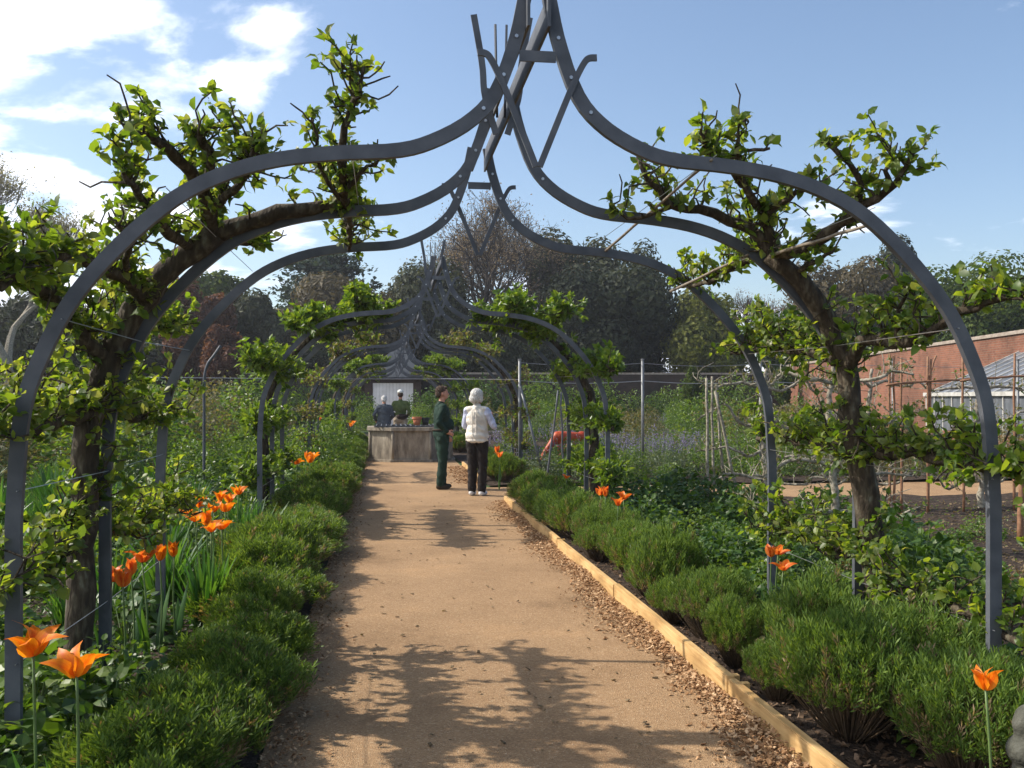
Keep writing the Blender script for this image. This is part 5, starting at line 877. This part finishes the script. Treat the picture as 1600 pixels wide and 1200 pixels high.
# ------------------------------------------------------------------ voxel bodies
def prim_mesh(prims, voxel, smooth=3):
    mb = MB()
    for p in prims:
        if p[0] == 'c':
            a, b_, ra, rb = np.array(p[1], float), np.array(p[2], float), p[3], p[4]; d = unit(b_ - a); pts, rr = [], []
            for th in (0, 30, 60): pts.append(a - d * ra * math.cos(math.radians(th))); rr.append(max(0.001, ra * math.sin(math.radians(th))))
            for f in (0, .5, 1): pts.append(a + (b_ - a) * f); rr.append(ra + (rb - ra) * f)
            for th in (60, 30, 0): pts.append(b_ + d * rb * math.cos(math.radians(th))); rr.append(max(0.001, rb * math.sin(math.radians(th))))
            mb.tube(pts, rr, 14)
        else:
            bm = bmesh.new(); bmesh.ops.create_icosphere(bm, subdivisions=3, radius=1.0); V = np.array([v.co[:] for v in bm.verts]) * p[2]; F = [[v.index for v in f.verts] for f in bm.faces]; bm.free()
            if len(p) > 4 and p[4] is not None: V = V @ np.array(Matrix.Rotation(p[4][0], 3, p[4][1]).transposed())
            mb.add(V + np.array(p[1]), F)
    me = mb.mesh('tmp'); o = bpy.data.objects.new('tmp', me); COL.objects.link(o)
    r = o.modifiers.new('r', 'REMESH'); r.mode = 'VOXEL'; r.voxel_size = voxel; s_ = o.modifiers.new('s', 'SMOOTH'); s_.factor = 0.5; s_.iterations = smooth
    dg = bpy.context.evaluated_depsgraph_get(); me2 = bpy.data.meshes.new_from_object(o.evaluated_get(dg)); bpy.data.objects.remove(o); bpy.data.meshes.remove(me); me2.materials.clear(); return me2
def prim_sdf(X, p):
    if p[0] == 'c':
        a, b_ = np.array(p[1], float), np.array(p[2], float); t_ = np.clip(((X - a) @ (b_ - a)) / (np.dot(b_ - a, b_ - a) + 1e-9), 0, 1); return np.linalg.norm(X - a - t_[:, None] * (b_ - a), axis=1) - (p[3] + (p[4] - p[3]) * t_)
    r = np.array(p[2], float); k = np.linalg.norm((X - p[1]) / r, axis=1); return (k - 1) * r.min()
def zone(me, prims, mi, fold=0.0, hair=0.0):
    X = np.zeros(len(me.polygons) * 3, np.float32); me.polygons.foreach_get('center', X); X = X.reshape(-1, 3); D = np.stack([prim_sdf(X, p) for p in prims], 1); k = np.argmin(D, 1)
    me.polygons.foreach_set('material_index', np.array([p[mi] if p[0] == 'c' else p[3] for p in prims])[k].astype(np.int32)); me.polygons.foreach_set('use_smooth', np.ones(len(me.polygons), bool)); me.update()
    if hair:
        n = len(me.vertices); X = np.zeros(n * 3, np.float32); me.vertices.foreach_get('co', X); X = X.reshape(-1, 3); Nn = np.zeros(n * 3, np.float32); me.vertices.foreach_get('normal', Nn); Nn = Nn.reshape(-1, 3); a = np.arctan2(X[:, 0], -X[:, 1]); w = np.sin(a * 17 + 6 * np.sin(X[:, 2] * 28)) + 0.8 * np.sin(a * 31 + 5 * np.sin(X[:, 2] * 45 + 1)) - 1.2 * (np.sin(X[:, 2] * 90 + a * 5) > 0.6)
        me.vertices.foreach_set('co', (X + Nn * (w * hair)[:, None]).astype(np.float32).ravel()); me.update()
    if fold:
        n = len(me.vertices); X = np.zeros(n * 3, np.float32); me.vertices.foreach_get('co', X); X = X.reshape(-1, 3); Nn = np.zeros(n * 3, np.float32); me.vertices.foreach_get('normal', Nn); Nn = Nn.reshape(-1, 3)
        w = np.sin(X[:, 2] * 62 + 9 * np.sin(X[:, 0] * 11) + 6 * np.sin(X[:, 1] * 13)) * np.sin(X[:, 0] * 19 + X[:, 2] * 7 + 1.7) + 0.7 * np.sin(X[:, 2] * 31 - X[:, 1] * 24 + 5 * np.sin(X[:, 0] * 9)); w *= (X[:, 2] < 1.4) * (X[:, 2] > 0.12)
        me.vertices.foreach_set('co', (X + Nn * (w * fold)[:, None]).astype(np.float32).ravel()); me.update()
def m_cloth(name, col, scale=60, bump=0.25): return m_noise(name, [(0.3, tuple(c * .78 for c in col)), (0.7, tuple(min(1, c * 1.18) for c in col))], 9, 0.85, bump, scale, spec=0.2, bdist=0.01)
M['skin'] = m_noise('skin', [(0.3, (0.42, 0.20, 0.13)), (0.7, (0.56, 0.30, 0.21))], 20, 0.55)
M['hairbrown'] = m_noise('hair_brown', [(0.3, (0.035, 0.02, 0.012)), (0.7, (0.10, 0.062, 0.04))], 40, 0.7, 0.5, 120); M['hairwhite'] = m_noise('hair_white', [(0.3, (0.42, 0.40, 0.37)), (0.7, (0.72, 0.71, 0.69))], 40, 0.7, 0.5, 120)
M['dgreen'] = m_cloth('green_workwear', (0.016, 0.036, 0.026)); M['boot'] = m_cloth('boots', (0.045, 0.035, 0.026)); M['cream'] = m_cloth('cream_quilt', (0.68, 0.63, 0.56), 34, 0.6); M['lilac'] = m_cloth('lilac_sleeve', (0.50, 0.53, 0.70)); M['black'] = m_cloth('black_trousers', (0.022, 0.018, 0.017)); M['shoew'] = m_cloth('white_shoe', (0.62, 0.62, 0.62)); M['slatec'] = m_cloth('slate_jacket', (0.075, 0.085, 0.10)); M['olive'] = m_cloth('olive_top', (0.095, 0.125, 0.045)); M['beige'] = m_cloth('beige_trousers', (0.34, 0.28, 0.21)); M['dbrown'] = m_cloth('dark_bag', (0.04, 0.028, 0.024)); M['capw'] = m_cloth('pale_cap', (0.68, 0.68, 0.64))
def hand(w, dirv, side, m_, palm_n=(0, 0, 1), curl=0.5):
    """palm, four unequal bent fingers and a thumb leaving the side of the palm"""
    d = unit(np.array(dirv, float)); n = unit(np.cross(d, np.cross(palm_n, d))); s_ = np.cross(d, n); w = np.array(w, float); out = [('c', w, w + d * 0.07, 0.026, 0.030, m_)]
    for k, (o, L_) in enumerate(((-0.028, .070), (-0.009, .080), (0.010, .075), (0.028, .058))):
        a = w + d * 0.085 + s_ * o; b_ = a + (d * math.cos(curl) - n * math.sin(curl)) * L_ * .55; c = b_ + (d * math.cos(2.1 * curl) - n * math.sin(2.1 * curl)) * L_ * .5; out += [('c', a, b_, 0.0095, 0.009, m_), ('c', b_, c, 0.009, 0.0075, m_)]
    a = w + d * 0.03 - s_ * 0.028 * side; b_ = a + (d * .6 - s_ * side * .8) * 0.04; out += [('c', a, b_, 0.012, 0.0105, m_), ('c', b_, b_ + d * 0.03, 0.0105, 0.009, m_)]; return out
def person(name, label, loc, rz, H, mats, elbowL, wristL, elbowR, wristR, handL, handR, voxel, stance=0.095, belly=0.0, sleeve=0, arms_m=0, legs_m=1, foot_m=2, skin_m=3, width=1.0, hairfn=None, turn=0.0, feet=None):
    k = H / 1.72; S = lambda *q: np.array(q) * k; pr = []
    ft = feet or ((0.0, 0.0), (0.0, 0.0))
    for sg, (fx, fy) in zip((-1, 1), ft):
        hip, kn, an = S(sg * .088 * width, 0, .90), S(sg * stance + fx * .5, .015 + fy * .5, .49), S(sg * stance + fx, -.015 + fy, .085)
        pr += [('c', hip, kn, .106 * k * width, .080 * k, legs_m), ('c', kn, an + S(0, 0, .02), .080 * k, .070 * k, legs_m), ('c', an + S(0, -.03, -.04), an + S(sg * .012, .13, -.048), .046 * k, .038 * k, foot_m), ('c', an + S(0, 0, .04), an, .05 * k, .045 * k, foot_m)]
    pr += [('e', S(0, -.012, .94), S(.175 * width, .135, .135), legs_m), ('e', S(0, .015 + belly * .5, 1.07), S(.152 * width, .115 + belly, .15), arms_m), ('e', S(0, 0.0, 1.25), S(.176 * width, .134, .20), arms_m), ('c', S(-.145 * width, -.015, 1.385), S(.145 * width, -.015, 1.385), .066 * k, .066 * k, arms_m), ('c', S(0, -.02, 1.40), S(0, -.01, 1.45), .085 * k, .06 * k, arms_m)]
    Rt = Matrix.Rotation(turn, 3, 'Z'); rot = lambda q: np.array(Rt @ Vector(q))
    hd = [('c', S(0, -.012, 1.43), S(0, .012, 1.54), .054 * k, .050 * k, skin_m), ('e', S(0, .012, 1.628), S(.074, .093, .108), skin_m), ('e', S(0, .045, 1.572), S(.055, .062, .062), skin_m), ('c', S(0, .098, 1.632), S(0, .118, 1.598), .010 * k, .015 * k, skin_m), ('c', S(0, .095, 1.560), S(0, .098, 1.558), .020 * k, .018 * k, skin_m), ('e', S(.075, .0, 1.61), S(.012, .020, .032), skin_m), ('e', S(-.075, .0, 1.61), S(.012, .020, .032), skin_m), ('c', S(-.035, .088, 1.652), S(.035, .088, 1.652), .013 * k, .013 * k, skin_m)]
    for p in hd: pr.append((p[0], rot(p[1]), rot(p[2]) if p[0] == 'c' else p[2], *p[3:]))
    for sg, el, wr, hn in ((-1, elbowL, wristL, handL), (1, elbowR, wristR, handR)):
        sh = S(sg * .165 * width, -.015, 1.375); el_, wr_ = S(*el), S(*wr); pr += [('c', sh, el_, .066 * k, .054 * k, 4), ('c', el_, wr_, .054 * k, .040 * k, 4)]; pr += hand(wr_ + unit(wr_ - el_) * 0.025, hn[0], hn[1], skin_m, hn[2], hn[3])
    t = thing(name, label, 'person', (*loc, 0.012), rz, None); me = prim_mesh(pr, voxel); zone(me, pr, 5, 0.005); body = obj('body', me, [M[q] for q in mats], t); return t, k, S, rot
# the gardener in green workwear, one hand at his hip, facing along the cross path
t, k, S, rot = person('person', 'person in dark green workwear standing side on with a hand at the hip', (0.97, 16.3), math.radians(-80), 1.72, ['dgreen', 'dgreen', 'boot', 'skin', 'dgreen'],
    (-.235, -.03, 1.10), (-.20, .12, .93), (.25, -.12, 1.13), (.215, .03, .985), ((0.1, .6, -.8), -1, (1, 0, 0), .5), ((-.1, .9, -.4), 1, (.95, .1, .1), .5), 0.0095, belly=0.06, width=1.08, feet=((0.0, 0.05), (0.0, -0.03)))
hp = [('e', rot(S(0, -.012, 1.665)), S(.083, .098, .085), 0), ('e', rot(S(0, -.045, 1.615)), S(.078, .062, .075), 0), ('e', rot(S(0, .055, 1.712)), S(.062, .045, .028), 0)]; me = prim_mesh(hp, 0.006, 2); zone(me, hp, 5, 0.0, 0.0035); obj('hair', me, M['hairbrown'], t)
cl = [('c', S(-.05, -.045, 1.432), S(.05, -.045, 1.432), .036 * k, .036 * k, 0), ('c', S(.05, -.045, 1.432), S(.045, .055, 1.412), .03 * k, .022 * k, 0), ('c', S(-.05, -.045, 1.432), S(-.045, .055, 1.412), .03 * k, .022 * k, 0)]; me = prim_mesh(cl, 0.009, 2); zone(me, cl, 5); obj('collar', me, M['dgreen'], t)
bl = MB(); bl.add(*lathe([(0.158, 0.985), (0.17, 0.985), (0.17, 1.02), (0.158, 1.02)], 28)); bb = bl.build('belt', M['boot'], t, smooth=True); bb.scale = (1.08, 1.0, 1); bb.location = (0, 0.012, 0)
# the woman in the cream quilted vest, back to us
t, k, S, rot = person('person', 'white haired person in cream quilted vest and black trousers seen from behind', (1.46, 15.1), math.radians(-26), 1.67, ['cream', 'black', 'shoew', 'skin', 'lilac'],
    (-.225, .03, 1.13), (-.12, .20, 1.16), (.275, .03, 1.13), (.15, .20, 1.24), ((.5, .5, .5), -1, (0, 0, 1), .7), ((-.4, .5, .7), 1, (0, 1, 0), .7), 0.0095, width=1.0, turn=math.radians(-30), stance=0.085)
hp = [('e', rot(S(0, -.012, 1.642)), S(.102, .112, .105), 0), ('e', rot(S(0, -.045, 1.575)), S(.098, .085, .085), 0), ('e', rot(S(.085, .01, 1.575)), S(.026, .05, .065), 0), ('e', rot(S(-.085, .01, 1.575)), S(.026, .05, .065), 0)]; me = prim_mesh(hp, 0.006, 2); zone(me, hp, 5, 0.0, 0.0035); obj('hair', me, M['hairwhite'], t)
vp = [('e', S(0, 0.0, 1.05), S(.182, .145, .20), 0), ('e', S(0, 0.0, 1.24), S(.190, .136, .22), 0), ('c', S(-.125, -.015, 1.385), S(.125, -.015, 1.385), .072 * k, .072 * k, 0), ('c', S(0, -.02, 1.42), S(0, -.012, 1.455), .08 * k, .066 * k, 0), ('e', S(0, -.01, .97), S(.195, .155, .12), 0), ('e', S(0, -.01, .90), S(.192, .15, .06), 0)]; me = prim_mesh(vp, 0.0095, 2); zone(me, vp, 5, 0.006)
vest = obj('quilted_vest', me, M['cream'], t)
for sd in (-1, 1): MB().tube([S(sd * .03, -.142, .93), S(sd * .034, -.146, 1.1), S(sd * .032, -.142, 1.28), S(sd * .03, -.118, 1.40)], 0.006, 5).build('seam', M['cream'], vest)
MB().box((-.03, -.012, -.055), (.03, .012, .055)).build('camera', M['dark'], t, loc=tuple(S(.045, .265, 1.30)))
# two walkers beyond the well
t, k, S, rot = person('person', 'white haired person in slate grey jacket walking away behind the well', (G(601, 699)[0] - 0.02, 27.0), math.radians(6), 1.60, ['slatec', 'slatec', 'boot', 'skin', 'slatec'],
    (-.30, -.06, 1.15), (-.24, .10, 1.0), (.25, -.02, 1.12), (.20, .12, 1.0), ((.3, .8, -.3), -1, (1, 0, 0), .5), ((-.2, .8, -.3), 1, (1, 0, 0), .5), 0.012, width=1.15, belly=.03)
hp = [('e', S(0, -.015, 1.655), S(.084, .098, .09), 0), ('e', S(0, -.045, 1.60), S(.08, .07, .07), 0)]; me = prim_mesh(hp, 0.010, 2); zone(me, hp, 5, 0.0, 0.004); obj('hair', me, M['hairwhite'], t)
jk = [('e', S(0, 0, 1.02), S(.21, .165, .24), 0), ('e', S(0, 0, 1.24), S(.215, .15, .22), 0), ('c', S(-.15, -.015, 1.375), S(.15, -.015, 1.375), .08, .08, 0), ('c', S(0, 0, .92), S(0, 0, .80), .17, .17, 0)]; me = prim_mesh(jk, 0.013, 2); zone(me, jk, 5, 0.006); obj('jacket', me, M['slatec'], t)
t, k, S, rot = person('person', 'person in olive top and pale cap with a dark waist bag walking away', (G(622, 698)[0] + .02, 27.7), math.radians(-4), 1.74, ['olive', 'beige', 'boot', 'skin', 'olive'],
    (-.25, -.02, 1.12), (-.17, .15, 1.05), (.26, -.02, 1.12), (.20, .14, 1.02), ((.3, .8, 0), -1, (1, 0, 0), .5), ((-.3, .8, 0), 1, (1, 0, 0), .5), 0.012, width=1.05, feet=((0, .12), (0, -.1)))
hp = [('e', S(0, -.03, 1.62), S(.08, .082, .075), 0)]; me = prim_mesh(hp, 0.010, 2); zone(me, hp, 5, 0.0, 0.004); obj('hair', me, M['hairbrown'], t)
hp = [('e', S(0, .0, 1.70), S(.088, .104, .065), 0), ('e', S(0, .1, 1.675), S(.06, .06, .014), 0)]; me = prim_mesh(hp, 0.010, 2); zone(me, hp, 5); obj('cap', me, M['capw'], t)
bg_ = [('e', S(.04, -.10, .99), S(.15, .085, .09), 0), ('c', S(-.16, 0, 1.0), S(.16, 0, 1.0), .06, .06, 0)]; me = prim_mesh(bg_, 0.012, 2); zone(me, bg_, 5); obj('waist_bag', me, M['dbrown'], t)
# ------------------------------------------------------------------ red deer sculptures
M['redpaint'] = m_noise('red_paint', [(0.3, (0.36, 0.040, 0.010)), (0.7, (0.50, 0.085, 0.018))], 6, 0.5, 0.15, 30, spec=0.4)
def deer(label, loc, rz, sc, graze=True):
    t = thing('deer_sculpture', label, 'sculpture', loc, rz, 'red deer sculptures', sc); pr = [('c', (-.38, 0, .74), (.34, 0, .78), .15, .165, 0), ('e', (.30, 0, .74), (.19, .14, .20), 0), ('e', (-.36, 0, .75), (.18, .14, .18), 0)]
    for x, dy in ((.33, .09), (.28, -.09)): pr += [('c', (x, dy, .66), (x + .02, dy, .38), .065, .038, 0), ('c', (x + .02, dy, .38), (x + .01, dy, .06), .034, .026, 0), ('c', (x + .01, dy, .05), (x + .05, dy, .03), .03, .026, 0)]
    for x, dy in ((-.40, .09), (-.34, -.09)): pr += [('c', (x, dy, .68), (x + .08, dy, .46), .09, .055, 0), ('c', (x + .08, dy, .46), (x - .05, dy, .30), .05, .034, 0), ('c', (x - .05, dy, .30), (x, dy, .06), .032, .026, 0), ('c', (x, dy, .05), (x + .04, dy, .03), .03, .026, 0)]
    h = np.array([.80, 0, .36]) if graze else np.array([.66, 0, 1.22]); pr += [('c', (.40, 0, .82), h * .45 + np.array([.42, 0, .78]) * .55, .12, .09, 0), ('c', h * .45 + np.array([.42, 0, .78]) * .55, h, .09, .06, 0)]
    dn = np.array([.08, 0, -.16]) if graze else np.array([.19, 0, -.04]); pr += [('c', h, h + dn, .062, .036, 0)]
    for sd in (-1, 1): pr.append(('c', h + (-.02, sd * .04, .03), h + (-.07, sd * .13, .10), .022, .012, 0))
    pr.append(('c', (-.52, 0, .80), (-.60, 0, .68), .03, .02, 0)); me = prim_mesh(pr, 0.016, 2); zone(me, pr, 5); obj('body', me, M['redpaint'], t)
q = P(862, 690, 21.0); deer('red painted deer sculpture grazing among the plants behind the stakes', (q[0] + .42, 21.0, 0.03), math.radians(200), 0.84)
q = P(908, 690, 19.5); deer('dark red deer sculpture half hidden behind the second arch post', (q[0] + .2, 20.2, -0.1), math.radians(168), 0.75, True)
# ------------------------------------------------------------------ weathered stone ornament at the bed edge
q = P(1600, 1160, 3.05); M['mossstone'] = m_noise('mossy_stone', [(0.3, (0.03, 0.032, 0.024)), (0.55, (0.075, 0.075, 0.06)), (0.75, (0.12, 0.12, 0.10))], 18, 0.95, 0.7, 60, bdist=0.01)
orn = thing('stone_ornament', 'rounded grey weathered stone garden ornament standing among dark leaves at the bed edge', 'ornament', (q[0] + .02, 3.05, 0.03)); hz_ = q[2]
pr = [('c', (0, 0, 0), (0, 0, .10), .10, .10, 0), ('c', (0, 0, .1), (0, 0, hz_ - .08), .075, .05, 0), ('e', (0, 0, hz_ - .06), (.075, .075, .06), 0), ('c', (0, 0, hz_), (0, 0, hz_ + .03), .05, .055, 0), ('e', (.015, 0, hz_ + .05), (.062, .055, .05), 0), ('c', (.05, 0, hz_ + .04), (.10, 0, hz_ + .03), .03, .018, 0)]; me = prim_mesh(pr, 0.008, 2); zone(me, pr, 5); obj('body', me, M['mossstone'], orn)

# ------------------------------------------------------------------ the hazy air
hb = MB().box((-420, -80, -1.0), (420, 720, 34.0)).build('haze', None); hb['kind'] = 'stuff'; hb['label'] = 'thin spring haze in the air'
m = bpy.data.materials.new('haze_air'); m.use_nodes = True; n, l = m.node_tree.nodes, m.node_tree.links; n.clear(); v = n.new('ShaderNodeVolumePrincipled'); v.inputs['Color'].default_value = (0.92, 0.95, 1.0, 1); v.inputs['Density'].default_value = 0.0006; v.inputs['Anisotropy'].default_value = 0.45
o_ = n.new('ShaderNodeOutputMaterial'); l.new(v.outputs[0], o_.inputs['Volume']); hb.data.materials.clear(); hb.data.materials.append(m)
